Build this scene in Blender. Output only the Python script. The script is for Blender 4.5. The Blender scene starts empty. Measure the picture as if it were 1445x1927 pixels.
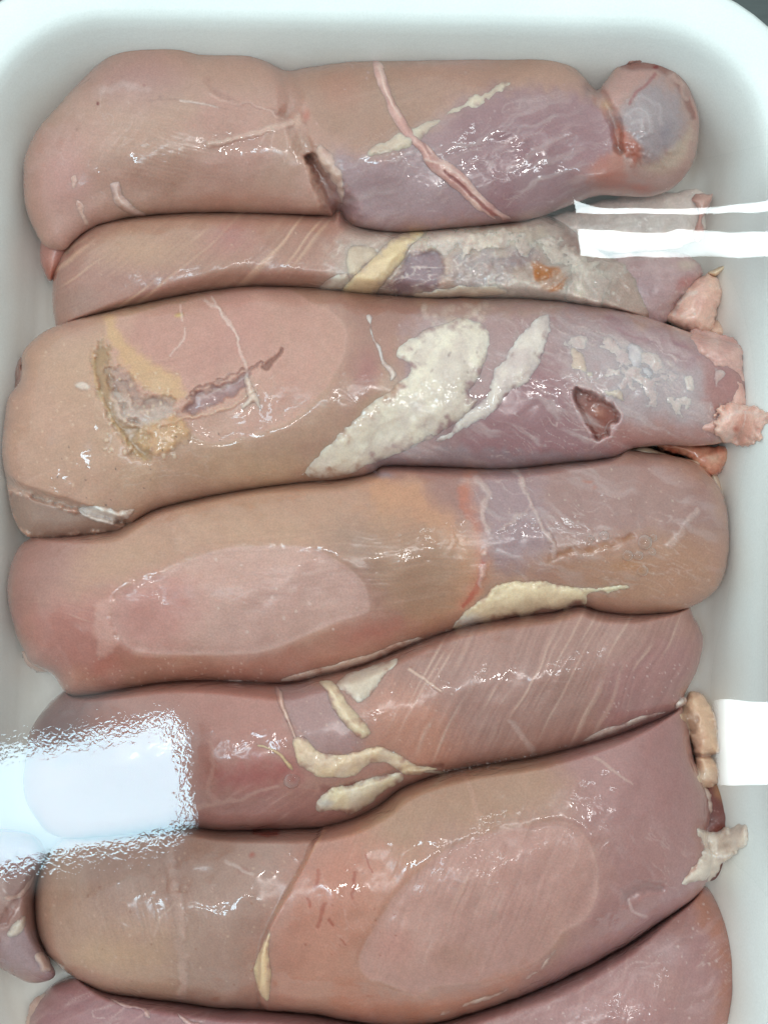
import bpy, math
import numpy as np
from mathutils import Vector

# ------------------------------------------------------------------ camera, world, lamps
S = 1.1e-4            # metres per photo pixel on the reference plane
CX, CY = 722.5, 963.5
Z0 = 0.020            # reference plane
DIST, TILT = 0.30, math.radians(6.5)
SA, CA = math.sin(TILT), math.cos(TILT)
CZ = Z0 + DIST * CA
def WP(px, py, z):
    """world x, y of what shows at a photo pixel and lies at height z"""
    u = (np.asarray(px, float) - CX) * S; v = -(np.asarray(py, float) - CY) * S
    t = (CZ - z) / (DIST * CA - v * SA)
    return u * t, -DIST * SA + t * (DIST * SA + v * CA)

scene = bpy.context.scene
col = scene.collection
cam_d = bpy.data.cameras.new('camera')
cam = bpy.data.objects.new('camera', cam_d); col.objects.link(cam)
cam.location = (0, -DIST * SA, CZ); cam.rotation_euler = (TILT, 0, 0)
cam_d.sensor_fit = 'VERTICAL'; cam_d.sensor_height = 24.0
cam_d.lens = 24.0 * DIST / (1927 * S)
cam_d.clip_start = 0.01; cam_d.clip_end = 20
scene.camera = cam

scene.view_settings.view_transform = 'Standard'
scene.view_settings.look = 'None'
scene.view_settings.exposure = 0.0
scene.view_settings.gamma = 1.0
w = bpy.data.worlds.new('World'); scene.world = w; w.use_nodes = True
bg = w.node_tree.nodes['Background']
# an evenly lit room, a little brighter above and towards the upper left
_N, _L = w.node_tree.nodes, w.node_tree.links
_tc = _N.new('ShaderNodeTexCoord'); _dp = _N.new('ShaderNodeVectorMath'); _dp.operation = 'DOT_PRODUCT'; _dp.inputs[1].default_value = (-0.45, 0.60, 0.66)
_mr = _N.new('ShaderNodeMapRange'); _mr.inputs[1].default_value = -1; _mr.inputs[2].default_value = 1; _mr.inputs[3].default_value = -0.05; _mr.inputs[4].default_value = 1.34
_L.new(_tc.outputs['Generated'], _dp.inputs[0]); _L.new(_dp.outputs['Value'], _mr.inputs[0]); _L.new(_mr.outputs[0], bg.inputs[1])
bg.inputs[0].default_value = (0.85, 0.985, 0.975, 1)

def area(name, loc, sx, sy, radiance, color, rot_z=0.0, aim=None, spread=180):
    l = bpy.data.lights.new(name, 'AREA'); l.shape = 'RECTANGLE'; l.size = sx; l.size_y = sy
    l.energy = radiance * sx * sy * math.pi; l.color = color; l.spread = math.radians(spread)
    o = bpy.data.objects.new(name, l); col.objects.link(o); o.location = loc
    if aim is not None:
        o.rotation_euler = (Vector(aim) - Vector(loc)).to_track_quat('-Z', 'Y').to_euler()
    else:
        o.rotation_euler = (0, 0, rot_z)
    return o
ZF = 0.033                       # height of the taut film
def mirror_lamp(name, px, py, wpx, hpx, H, radiance, color, rot=0.0):
    """a ceiling lamp H above the film, seen mirrored in level film around that point of the tray"""
    x, y = WP(px, py, ZF); d = Vector((x, y + DIST * SA, ZF - CZ)); r = Vector((d.x, d.y, -d.z))
    q = Vector((x, y, ZF)) + r * (H / r.z); k = 1 + H / (CZ - ZF); s = S * (CZ - ZF) / (CZ - Z0)
    return area(name, q, wpx * s * k, hpx * s * k, radiance, color, rot)
mirror_lamp('ceiling_lamp', 50, 1509, 590, 205, 1.3, 17, (0.58, 0.85, 1.0), math.radians(10.5))
mirror_lamp('ceiling_lamp', 1500, 1400, 300, 158, 1.3, 16, (0.86, 0.96, 1.0), math.radians(1))
mirror_lamp('ceiling_lamp', 1420, 459, 680, 44, 1.3, 17, (0.85, 0.98, 1.0))
mirror_lamp('ceiling_lamp', 1420, 384, 700, 24, 1.3, 17, (0.85, 0.98, 1.0))
for lx, ly, lw, lh, lr in ((735, 1215, 95, 60, 46), (1075, 1185, 120, 40, 44), (1075, 1290, 130, 42, 46), (290, 1240, 130, 50, 44), (1230, 1420, 60, 50, 36)):
    mirror_lamp('ceiling_lamp', lx, ly, lw, lh * 1.6, 1.3, lr * 1.35, (1.0, 0.975, 0.95), math.radians(4))

# ------------------------------------------------------------------ helpers: noise, curves, distance
def lin(c):
    c = np.asarray(c, float) / 255.0
    return np.where(c <= 0.04045, c / 12.92, ((c + 0.055) / 1.055) ** 2.4)

_tabs = {}
def vnoise(x, y, seed=0):
    if seed not in _tabs: _tabs[seed] = np.random.RandomState(seed).rand(256, 256).astype(np.float32)
    t = _tabs[seed]
    xi = np.floor(x).astype(int); yi = np.floor(y).astype(int)
    fx = x - xi; fy = y - yi
    fx = fx * fx * (3 - 2 * fx); fy = fy * fy * (3 - 2 * fy)
    a = t[yi & 255, xi & 255]; b = t[yi & 255, (xi + 1) & 255]
    c = t[(yi + 1) & 255, xi & 255]; d = t[(yi + 1) & 255, (xi + 1) & 255]
    return (a + (b - a) * fx) * (1 - fy) + (c + (d - c) * fx) * fy
def fbm(x, y, scale, seed=0, octs=4):
    v = 0; a = 0.5; tot = 0
    for k in range(octs):
        v = v + a * vnoise(x / scale + 17.3 * k, y / scale + 9.1 * k, seed + k); tot += a
        a *= 0.5; scale = scale * 0.5
    return v / tot * 2 - 1
def sstep(a, b, v):
    t = np.clip((v - a) / (b - a), 0, 1); return t * t * (3 - 2 * t)
def smooth(pts, n=6, closed=True):
    """Catmull-Rom through the points"""
    p = np.asarray(pts, float); m = len(p); out = []
    rng = range(m) if closed else range(m - 1)
    for i in rng:
        if closed: a, b, c, d = p[(i - 1) % m], p[i], p[(i + 1) % m], p[(i + 2) % m]
        else: a, b, c, d = p[max(i - 1, 0)], p[i], p[i + 1], p[min(i + 2, m - 1)]
        for k in range(n):
            t = k / n
            out.append(0.5 * ((2 * b) + (c - a) * t + (2 * a - 5 * b + 4 * c - d) * t * t + (3 * b - a - 3 * c + d) * t ** 3))
    if not closed: out.append(p[-1])
    return np.array(out)
def seg_dist(X, Y, pts, closed):
    """unsigned distance, and position 0..1 along the line"""
    p = pts; q = np.roll(pts, -1, 0) if closed else pts[1:]
    if not closed: p = pts[:-1]
    best = np.full(X.shape, 1e18); par = np.zeros(X.shape); n = len(p)
    for i in range(n):
        ax, ay = p[i]; dx, dy = q[i] - p[i]; l2 = dx * dx + dy * dy + 1e-9
        t = np.clip(((X - ax) * dx + (Y - ay) * dy) / l2, 0, 1)
        d = (X - ax - t * dx) ** 2 + (Y - ay - t * dy) ** 2
        m = d < best
        best = np.where(m, d, best); par = np.where(m, (i + t) / n, par)
    return np.sqrt(best), par
def sdf(X, Y, pts):
    d, _ = seg_dist(X, Y, pts, True)
    ins = np.zeros(X.shape, bool); n = len(pts)
    for i in range(n):
        x1, y1 = pts[i]; x2, y2 = pts[(i + 1) % n]
        if y1 == y2: continue
        c = ((y1 > Y) != (y2 > Y)) & (X < (x2 - x1) * (Y - y1) / (y2 - y1) + x1)
        ins ^= c
    return np.where(ins, d, -d)
def blur(A, r, it=2):
    if r < 1: return A
    k = np.ones(2 * r + 1) / (2 * r + 1)
    for _ in range(it):
        for ax in (0, 1):
            P = np.pad(A, [(r, r) if i == ax else (0, 0) for i in range(2)], mode='edge')
            cs = np.cumsum(P, ax); cs = np.concatenate([np.zeros_like(np.take(cs, [0], ax)), cs], ax)
            n = A.shape[ax]
            A = (np.take(cs, range(2 * r + 1, n + 2 * r + 1), ax) - np.take(cs, range(0, n), ax)) / (2 * r + 1)
    return A
def bilin(A, gx, gy):
    gx = np.clip(gx, 0, A.shape[1] - 1.001); gy = np.clip(gy, 0, A.shape[0] - 1.001)
    xi = gx.astype(int); yi = gy.astype(int); fx = gx - xi; fy = gy - yi
    if A.ndim == 3: fx = fx[..., None]; fy = fy[..., None]
    return (A[yi, xi] * (1 - fx) + A[yi, xi + 1] * fx) * (1 - fy) + (A[yi + 1, xi] * (1 - fx) + A[yi + 1, xi + 1] * fx) * fy

SAT, GAIN = 1.03, 0.79
class Blob:
    """a soft closed body standing over a grid of photo pixels"""
    def __init__(s, outline, zc=0.0, H=0.01, step=2.2, seed=0, rough=1.5, power=0.5, sm=6, ragged=0.0):
        s.out = smooth(outline, sm)
        lo = s.out.min(0) - 3 * step; hi = s.out.max(0) + 3 * step
        s.step = step; s.x0, s.y0 = lo
        s.X, s.Y = np.meshgrid(np.arange(lo[0], hi[0], step), np.arange(lo[1], hi[1], step))
        wxn = fbm(s.X, s.Y, 30, seed + 50, 4) * rough + fbm(s.X, s.Y, 11, seed + 55, 2) * rough * ragged; wyn = fbm(s.X, s.Y, 30, seed + 60, 4) * rough + fbm(s.X, s.Y, 11, seed + 65, 2) * rough * ragged
        s.sd = sdf(s.X + wxn, s.Y + wyn, s.out)
        s.zc = zc; s.H = H; s.seed = seed
        s.prof = s.inflate() ** power
        s.Z = zc + H * s.prof
        if H > .01: s.Z = s.Z + .0009 * fbm(s.X, s.Y, 150, seed + 80, 2) * s.prof * 1.6 + .00045 * fbm(s.X, s.Y, 45, seed + 81, 2) * s.prof
        s.col = np.zeros(s.X.shape + (3,)); s.wet = np.ones(s.X.shape)
    def inflate(s):
        f = 3 if min(s.X.shape) < 160 else 4
        sdc = s.sd[::f, ::f]; m = sdc > 0
        m[0] = m[-1] = False; m[:, 0] = m[:, -1] = False
        u = np.where(m, np.maximum(sdc, 0) * 20, 0.0); h2 = (s.step * f) ** 2
        for _ in range(900):
            v = u.copy()
            v[1:-1, 1:-1] = 0.25 * (u[:-2, 1:-1] + u[2:, 1:-1] + u[1:-1, :-2] + u[1:-1, 2:] + h2)
            u = np.where(m, v, 0)
        r = np.where(m, u / np.maximum(sdc, s.step), 0); ok = (m & (sdc > s.step * 1.0)).astype(float)
        r = r * ok
        for _ in range(6):
            rb = blur(r, 1, 1); ob = blur(ok, 1, 1)
            r = np.where(ok > 0, r, rb / np.maximum(ob, 1e-6)); ok = np.where(ok > 0, ok, (ob > 1e-6).astype(float))
            r = r * ok
        r = blur(r, 2, 2)
        gx = (s.X - s.x0) / (s.step * f); gy = (s.Y - s.y0) / (s.step * f)
        u = bilin(r, gx, gy) * np.maximum(s.sd, 0)
        s.umax = max(u.max(), 1e-9)
        ins = s.sd > 6 * s.step
        ub = blur(u, 3, 2)
        k = sstep(5 * s.step, 12 * s.step, s.sd)
        u = u * (1 - k) + ub * k
        ub = blur(u, 9, 3); k = sstep(11 * s.step, 28 * s.step, s.sd); u = u * (1 - k) + ub * k
        return np.clip(u / s.umax, 0, 1)
    # -- sampling
    def at(s, X, Y, A=None):
        return bilin(s.Z if A is None else A, (X - s.x0) / s.step, (Y - s.y0) / s.step)
    # -- painting of the thing's own colours
    def base(s, c, c2=None, scale=120, amt=1.0, seed=1):
        s.col[:] = lin(c)
        if c2 is not None:
            n = sstep(-0.5, 0.5, fbm(s.X, s.Y, scale, seed + s.seed, 3))[..., None] * amt
            s.col = s.col * (1 - n) + lin(c2) * n
    def mix(s, m, c, wet=None):
        s.col = s.col * (1 - m[..., None]) + lin(c) * m[..., None]
        if wet is not None: s.wet = s.wet * (1 - m) + wet * m
    def warp(s, amt, scale=30):
        if amt == 0: return s.X, s.Y
        return s.X + fbm(s.X, s.Y, scale, s.seed + 5, 3) * amt, s.Y + fbm(s.X, s.Y, scale, s.seed + 11, 3) * amt
    def box(s, pts, pad):
        p = np.asarray(pts, float); a = p.min(0) - pad; b = p.max(0) + pad
        i0 = max(int((a[1] - s.y0) / s.step), 0); i1 = max(int((b[1] - s.y0) / s.step) + 1, i0)
        j0 = max(int((a[0] - s.x0) / s.step), 0); j1 = max(int((b[0] - s.x0) / s.step) + 1, j0)
        return slice(i0, i1), slice(j0, j1)
    def poly(s, pts, c=None, a=1.0, feather=6, warp=6, wscale=30, z=0, wet=None, spotty=0, sm=4):
        if feather >= 12: feather = feather * 1.7; warp = warp * 1.3
        p = smooth(pts, sm); X, Y = s.warp(warp, wscale); b = s.box(p, 40 + feather + warp)
        m = np.zeros(s.X.shape)
        if m[b].size == 0: return m
        m[b] = sstep(-feather, feather, sdf(X[b], Y[b], p) + (fbm(s.X[b], s.Y[b], 13, s.seed + 17, 3) * min(feather, 14) * 1.1 if warp > 3.5 else 0)) * a
        if spotty: m = m * (1 - spotty * sstep(-0.1, 0.4, fbm(s.X, s.Y, 14, s.seed + 31, 3)))
        if c is not None: s.mix(m, c, wet)
        if z: s.Z = s.Z + z * m
        return m
    def blob(s, x, y, rx, ry, c=None, a=1.0, rot=0, z=0, wet=None, warp=8, spotty=0, hard=0.0):
        X, Y = s.warp(warp); r = math.radians(rot)
        u = ((X - x) * math.cos(r) + (Y - y) * math.sin(r)) / rx; v = (-(X - x) * math.sin(r) + (Y - y) * math.cos(r)) / ry
        d = np.sqrt(u * u + v * v)
        m = (1 - sstep(hard, 1.0, d)) * a
        if spotty: m = m * (1 - spotty * sstep(-0.1, 0.4, fbm(s.X, s.Y, 14, s.seed + 32, 3)))
        if c is not None: s.mix(m, c, wet)
        if z: s.Z = s.Z + z * m
        return m
    def stroke(s, pts, w0, w1=None, c=None, a=1.0, warp=3, z=0, wet=None, soft=0.6, broken=0, wscale=18):
        p = smooth(pts, 5, False); w1 = w0 if w1 is None else w1
        b = s.box(p, 3 * max(w0, w1) + 12); X, Y = s.warp(warp, wscale)
        m = np.zeros(s.X.shape)
        if m[b].size == 0: return m
        d, t = seg_dist(X[b], Y[b], p, False); w = w0 + (w1 - w0) * t
        m[b] = (1 - sstep(1 - soft, 1 + soft, d / w)) * a
        if broken: m = m * (1 - broken * sstep(-0.1, 0.3, fbm(s.X, s.Y, 22, s.seed + 33, 3)))
        if c is not None: s.mix(m, c, wet)
        if z: s.Z = s.Z + z * m
        return m
    def fibres(s, region, angle, c, a=0.4, gap=7, length=160, bend=0.0, z=4e-5, thr=0.35, thr2=0.75, grain=0.12, gc=(120, 88, 84)):
        r = math.radians(angle); x0 = float(s.X.mean()); y0 = float(s.Y.mean())
        u = (s.X - x0) * math.cos(r) + (s.Y - y0) * math.sin(r); v = -(s.X - x0) * math.sin(r) + (s.Y - y0) * math.cos(r)
        v = v + bend * u * u / 1000 + fbm(s.X, s.Y, 90, s.seed + 41, 2) * 10
        n = vnoise(u / length, v / gap, s.seed + 42); n2 = vnoise(u / (length * .6) + 5, v / (gap * 2.3), s.seed + 43)
        line = sstep(thr2, 0.97, n) * sstep(thr, thr + 0.3, n2) * region
        s.mix(line * a, c)
        g = (vnoise(u / 90, v / 3.6, s.seed + 44) - 0.5) * region
        s.mix(np.clip(-g, 0, 1) * grain * 2, gc); s.mix(np.clip(g, 0, 1) * grain * 1.4, (215, 185, 175))
        s.Z = s.Z + z * line + g * 6e-5
    def veil(s, region, angle, c=(206, 192, 190), a=.35, long=70, wide=14, z=1.5e-4, seed=0):
        """thin whitish connective tissue in torn streaks and threads"""
        r = math.radians(angle); X, Y = s.warp(22, 60)
        u = X * math.cos(r) + Y * math.sin(r); v = -X * math.sin(r) + Y * math.cos(r)
        n = fbm(u / long * 20, v / wide * 20, 20, s.seed + 90 + seed, 4)
        m = sstep(.02, .55, n) * region * a
        th = (1 - sstep(0, .05, np.abs(fbm(u / long * 30, v / wide * 30, 34, s.seed + 95 + seed, 3)))) * sstep(-.2, .3, fbm(s.X, s.Y, 90, s.seed + 97, 2)) * region * a
        s.mix(m, c); s.mix(th, (224, 208, 202)); s.Z = s.Z + z * (m + .6 * th)
    def mottle(s, amp=0.06, scale=9, seed=70):
        n = fbm(s.X, s.Y, scale, seed + s.seed, 3)[..., None]
        n2 = fbm(s.X, s.Y, 60, seed + 7 + s.seed, 3)[..., None]
        s.col = s.col * (1 + amp * n + amp * 1.2 * n2 * np.array([0.6, 1.0, 1.1]))
    def specks(s, x0, y0, x1, y1, n, c, rmin=1.5, rmax=4, a=0.8, z=0, seed=0, wet=None):
        R = np.random.RandomState(seed + 900)
        for _ in range(n):
            x, y = R.uniform(x0, x1), R.uniform(y0, y1); r = R.uniform(rmin, rmax)
            b = s.box([(x, y)], r * 2 + 2)
            if s.X[b].size == 0: continue
            d = np.hypot((s.X[b] - x), (s.Y[b] - y) * R.uniform(.7, 1.3)); m = (1 - sstep(0.5, 1.1, d / r)) * a
            s.col[b] = s.col[b] * (1 - m[..., None]) + lin(c) * m[..., None]
            if z: s.Z[b] += z * m
    def squeeze(s, other, gap=0.0002, reach=85):
        """pressed down where the neighbour's side bears on it"""
        rise = s.zc + s.H - other.zc + .0042
        p = other.out; b = s.box(p, reach + 5)
        if s.X[b].size == 0: return
        d = -sdf(s.X[b], s.Y[b], p)            # >0 outside the neighbour
        t = np.clip(d / reach, 0, 1)
        cap = other.zc - gap + rise * np.clip(1 - (1 - t) ** 2, 0, 1) ** .72
        cap = np.where(d < 0, other.zc - gap - 0.0003 * np.clip(-d, 0, 12), cap)
        cap = cap + np.clip(d - reach, 0, None) * 4e-4 + (d > reach + 60)
        k = 0.0012
        Z = s.Z[b]; h = np.clip(0.5 + 0.5 * (cap - Z) / k, 0, 1)
        s.Z[b] = np.where(cap > Z + k, Z, cap * (1 - h) + Z * h - k * h * (1 - h))
    # -- mesh
    def build(s, name, mat, parent, floor=0.0, bottom=True, lift=0.0):
        step = s.step; sd = s.sd
        gy_, gx_ = np.gradient(sd, step); gn = np.maximum(np.hypot(gx_, gy_), 0.3); gx_ /= gn; gy_ /= gn
        ins = sd > 0
        cell = ins[:-1, :-1] | ins[1:, :-1] | ins[:-1, 1:] | ins[1:, 1:]
        cell &= (sd[:-1, :-1] > -3 * step) & (sd[1:, 1:] > -3 * step)
        used = np.zeros(sd.shape, bool)
        for a, b in ((0, 0), (0, 1), (1, 0), (1, 1)):
            used[a:a + cell.shape[0], b:b + cell.shape[1]] |= cell
        idx = np.full(sd.shape, -1); idx[used] = np.arange(used.sum())
        mv = np.where(sd < 0, np.clip(-sd, 0, 2 * step), 0)
        PX = (s.X + gx_ * mv)[used]; PY = (s.Y + gy_ * mv)[used]; PZ = s.Z[used] + lift
        q = np.stack([idx[:-1, :-1][cell], idx[1:, :-1][cell], idx[1:, 1:][cell], idx[:-1, 1:][cell]], 1)
        e = np.concatenate([q[:, [0, 1]], q[:, [1, 2]], q[:, [2, 3]], q[:, [3, 0]]])
        n = int(used.sum()); key = e[:, 0].astype(np.int64) * n + e[:, 1]; rk = e[:, 1].astype(np.int64) * n + e[:, 0]
        be = e[~np.isin(key, rk)]
        C = s.col[used]; W = s.wet[used]
        lum = (C @ np.array([.3, .55, .15]))[:, None]; C = (lum + (C - lum) * SAT) * GAIN * np.array([1.07, .965, .955])
        faces = [q]; VX, VY, VZ, VC, VW = [PX], [PY], [PZ], [C], [W]
        bv = np.unique(be); loc = np.full(n, -1); loc[bv] = np.arange(len(bv))
        GX = gx_[used][bv]; GY = gy_[used][bv]
        ez = PZ[bv]
        if bottom: rings = [(1.0, np.minimum(ez - 0.0015, ez)), (9, ez * 0.45 + floor * 0.55), (26, ez * 0 + floor)]
        else: rings = [(1.5, ez - 0.0012)]
        prev = bv; off = n
        for inset, rz in rings:
            VX.append(PX[bv] + GX * inset); VY.append(PY[bv] + GY * inset); VZ.append(rz); VC.append(C[bv]); VW.append(W[bv])
            cur = np.arange(len(bv)) + off; off += len(bv)
            a = loc[be[:, 0]]; b = loc[be[:, 1]]
            faces.append(np.stack([prev[b], prev[a], cur[a], cur[b]], 1)); prev = cur
        if bottom:
            VX.append(np.array([PX.mean()])); VY.append(np.array([PY.mean()])); VZ.append(np.array([floor])); VC.append(C[:1]); VW.append(W[:1])
            a = loc[be[:, 0]]; b = loc[be[:, 1]]
            tri = np.stack([prev[b], prev[a], np.full(len(a), off)], 1)
        else: tri = np.zeros((0, 3), int)
        VX = np.concatenate(VX); VY = np.concatenate(VY); VZ = np.concatenate(VZ); VC = np.concatenate(VC); VW = np.concatenate(VW)
        QX, QY = WP(VX, VY, VZ); co = np.stack([QX, QY, VZ], 1)
        Q = np.concatenate(faces)
        me = bpy.data.meshes.new(name)
        me.vertices.add(len(co)); me.vertices.foreach_set('co', co.astype(np.float32).ravel())
        me.loops.add(len(Q) * 4 + len(tri) * 3)
        me.loops.foreach_set('vertex_index', np.concatenate([Q.ravel(), tri.ravel()]).astype(np.int32))
        me.polygons.add(len(Q) + len(tri))
        me.polygons.foreach_set('loop_start', np.concatenate([np.arange(len(Q)) * 4, len(Q) * 4 + np.arange(len(tri)) * 3]).astype(np.int32))
        me.update(calc_edges=True); me.validate()
        me.polygons.foreach_set('use_smooth', np.ones(len(me.polygons), bool))
        at = me.attributes.new('col', 'FLOAT_COLOR', 'POINT')
        at.data.foreach_set('color', np.concatenate([np.clip(VC, 0.005, 0.95), np.ones((len(VC), 1))], 1).astype(np.float32).ravel())
        at = me.attributes.new('wet', 'FLOAT', 'POINT'); at.data.foreach_set('value', VW.astype(np.float32))
        me.materials.append(mat)
        o = bpy.data.objects.new(name, me); col.objects.link(o); o.parent = parent
        return o

def thing(name, label, cat, loc=(0, 0, 0), group=None):
    o = bpy.data.objects.new(name, None); col.objects.link(o); o.empty_display_size = 0.01
    o['label'] = label; o['category'] = cat
    if group: o['group'] = group
    return o

# ------------------------------------------------------------------ materials
def nmat(name):
    m = bpy.data.materials.new(name); m.use_nodes = True
    nt = m.node_tree; return m, nt, nt.nodes['Principled BSDF'], nt.nodes['Material Output']
def meat_mat(name, sss=0.5, radius=0.0036, rough=0.42, coat=1.0, bump=0.5, coat_rough=0.03, grain=0.10, film=0.00030, lobules=0, rad=(1.0, 0.36, 0.25)):
    m, nt, p, out = nmat(name); N = nt.nodes; L = nt.links
    ac = N.new('ShaderNodeAttribute'); ac.attribute_name = 'col'
    aw = N.new('ShaderNodeAttribute'); aw.attribute_name = 'wet'
    tc = N.new('ShaderNodeTexCoord')
    n1 = N.new('ShaderNodeTexNoise'); n1.inputs['Scale'].default_value = 2600; n1.inputs['Detail'].default_value = 3
    n2 = N.new('ShaderNodeTexNoise'); n2.inputs['Scale'].default_value = 420; n2.inputs['Detail'].default_value = 4
    n3 = N.new('ShaderNodeTexNoise'); n3.inputs['Scale'].default_value = 250; n3.inputs['Detail'].default_value = 1.6; n3.inputs['Distortion'].default_value = 1.2
    for n in (n1, n2, n3): L.new(tc.outputs['Object'], n.inputs['Vector'])
    ma = N.new('ShaderNodeMapRange'); ma.inputs[3].default_value = 1 - grain; ma.inputs[4].default_value = 1 + grain
    ma.inputs[1].default_value = 0.3; ma.inputs[2].default_value = 0.7
    L.new(n1.outputs['Fac'], ma.inputs[0])
    vm = N.new('ShaderNodeVectorMath'); vm.operation = 'SCALE'
    L.new(ac.outputs['Color'], vm.inputs[0]); L.new(ma.outputs[0], vm.inputs['Scale'])
    L.new(vm.outputs[0], p.inputs['Base Color'])
    b1 = N.new('ShaderNodeBump'); b1.inputs['Strength'].default_value = bump; b1.inputs['Distance'].default_value = 0.00012
    L.new(n2.outputs['Fac'], b1.inputs['Height'])
    b0 = N.new('ShaderNodeBump'); b0.inputs['Strength'].default_value = bump * .6; b0.inputs['Distance'].default_value = 0.00003
    L.new(n1.outputs['Fac'], b0.inputs['Height']); L.new(b1.outputs[0], b0.inputs['Normal'])
    top = b0
    if lobules:
        vo = N.new('ShaderNodeTexVoronoi'); vo.inputs['Scale'].default_value = 1150; L.new(tc.outputs['Object'], vo.inputs['Vector'])
        b4 = N.new('ShaderNodeBump'); b4.invert = True; b4.inputs['Distance'].default_value = lobules; b4.inputs['Strength'].default_value = 1
        L.new(vo.outputs['Distance'], b4.inputs['Height']); L.new(b0.outputs[0], b4.inputs['Normal']); top = b4
    L.new(top.outputs[0], p.inputs['Normal'])
    # the wet skin of juice and cling film: wrinkled, mirror-like
    b2 = N.new('ShaderNodeBump'); b2.inputs['Strength'].default_value = 1.0; b2.inputs['Distance'].default_value = film
    n5 = N.new('ShaderNodeTexNoise'); n5.inputs['Scale'].default_value = 75; n5.inputs['Detail'].default_value = 2; L.new(tc.outputs['Object'], n5.inputs['Vector'])
    m5 = N.new('ShaderNodeMapRange'); m5.inputs[1].default_value = .40; m5.inputs[2].default_value = .62; m5.inputs[3].default_value = .25; m5.inputs[4].default_value = 1.5; L.new(n5.outputs['Fac'], m5.inputs[0])
    mm = N.new('ShaderNodeMath'); mm.operation = 'MULTIPLY'; sb = N.new('ShaderNodeMath'); sb.operation = 'SUBTRACT'; sb.inputs[1].default_value = .5; L.new(n3.outputs['Fac'], sb.inputs[0]); L.new(sb.outputs[0], mm.inputs[0]); L.new(m5.outputs[0], mm.inputs[1])
    L.new(mm.outputs[0], b2.inputs['Height'])
    L.new(b2.outputs[0], p.inputs['Coat Normal'])
    cw = N.new('ShaderNodeMath'); cw.operation = 'MULTIPLY'; cw.inputs[1].default_value = coat; L.new(aw.outputs['Fac'], cw.inputs[0])
    # the film clings here and stands off there: mirror-like only in places
    n6 = N.new('ShaderNodeTexNoise'); n6.inputs['Scale'].default_value = 95; n6.inputs['Detail'].default_value = 2; L.new(tc.outputs['Object'], n6.inputs['Vector'])
    m6 = N.new('ShaderNodeMapRange'); m6.inputs[1].default_value = .44; m6.inputs[2].default_value = .54; m6.inputs[3].default_value = coat_rough + .22; m6.inputs[4].default_value = coat_rough; L.new(n6.outputs['Fac'], m6.inputs[0])
    L.new(m6.outputs[0], p.inputs['Coat Roughness'])
    L.new(cw.outputs[0], p.inputs['Coat Weight'])
    p.inputs['Coat IOR'].default_value = 1.5
    p.inputs['Roughness'].default_value = rough; p.inputs['Specular IOR Level'].default_value = 0.35
    p.inputs['Subsurface Weight'].default_value = sss; p.inputs['Subsurface Scale'].default_value = radius
    p.inputs['Subsurface Radius'].default_value = rad
    return m
M_meat = meat_mat('raw_meat')
M_fat = meat_mat('raw_fat', sss=0.7, radius=0.0026, rough=0.5, coat=0.8, bump=0.35, lobules=0.00003, coat_rough=0.05, grain=0.07, rad=(1, .8, .6))
M_skin = meat_mat('wet_membrane', sss=0.4, radius=0.0018, rough=0.4, coat=1.0, bump=0.8, coat_rough=0.08)

def foam_mat():
    m, nt, p, out = nmat('white_foam'); N = nt.nodes; L = nt.links
    tc = N.new('ShaderNodeTexCoord')
    n = N.new('ShaderNodeTexNoise'); n.inputs['Scale'].default_value = 55; n.inputs['Detail'].default_value = 4
    g = N.new('ShaderNodeTexNoise'); g.inputs['Scale'].default_value = 2400; g.inputs['Detail'].default_value = 2
    v = N.new('ShaderNodeTexVoronoi'); v.inputs['Scale'].default_value = 900
    for k in (n, g, v): L.new(tc.outputs['Object'], k.inputs['Vector'])
    r = N.new('ShaderNodeValToRGB'); r.color_ramp.elements[0].position = .35; r.color_ramp.elements[1].position = .65
    r.color_ramp.elements[0].color = (0.81, 0.85, 0.84, 1); r.color_ramp.elements[1].color = (0.85, 0.89, 0.88, 1)
    L.new(n.outputs['Fac'], r.inputs[0])
    mr = N.new('ShaderNodeMapRange'); mr.inputs[1].default_value = .3; mr.inputs[2].default_value = .7; mr.inputs[3].default_value = .965; mr.inputs[4].default_value = 1.03
    L.new(g.outputs['Fac'], mr.inputs[0])
    vm = N.new('ShaderNodeVectorMath'); vm.operation = 'SCALE'; L.new(r.outputs[0], vm.inputs[0]); L.new(mr.outputs[0], vm.inputs['Scale'])
    # the foam turns patchily beige towards the floor of the tray
    sp = N.new('ShaderNodeSeparateXYZ'); L.new(tc.outputs['Object'], sp.inputs[0])
    ad = N.new('ShaderNodeMath'); ad.operation = 'MULTIPLY_ADD'; ad.inputs[1].default_value = .016; L.new(n.outputs['Fac'], ad.inputs[0]); L.new(sp.outputs['Z'], ad.inputs[2])
    mz = N.new('ShaderNodeMapRange'); mz.inputs[1].default_value = .012; mz.inputs[2].default_value = .030; mz.inputs[3].default_value = .75; mz.inputs[4].default_value = 0; L.new(ad.outputs[0], mz.inputs[0])
    mc = N.new('ShaderNodeMix'); mc.data_type = 'RGBA'; L.new(mz.outputs[0], mc.inputs[0]); L.new(vm.outputs[0], mc.inputs[6]); mc.inputs[7].default_value = (.80, .71, .63, 1)
    L.new(mc.outputs[2], p.inputs['Base Color'])
    b = N.new('ShaderNodeBump'); b.inputs['Strength'].default_value = .25; b.inputs['Distance'].default_value = 0.0001
    L.new(v.outputs['Distance'], b.inputs['Height']); L.new(b.outputs[0], p.inputs['Normal'])
    p.inputs['Roughness'].default_value = .4; p.inputs['Specular IOR Level'].default_value = .3
    p.inputs['Subsurface Weight'].default_value = .25; p.inputs['Subsurface Scale'].default_value = .003; p.inputs['Subsurface Radius'].default_value = (1, .95, .9)
    return m
M_foam = foam_mat()
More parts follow.
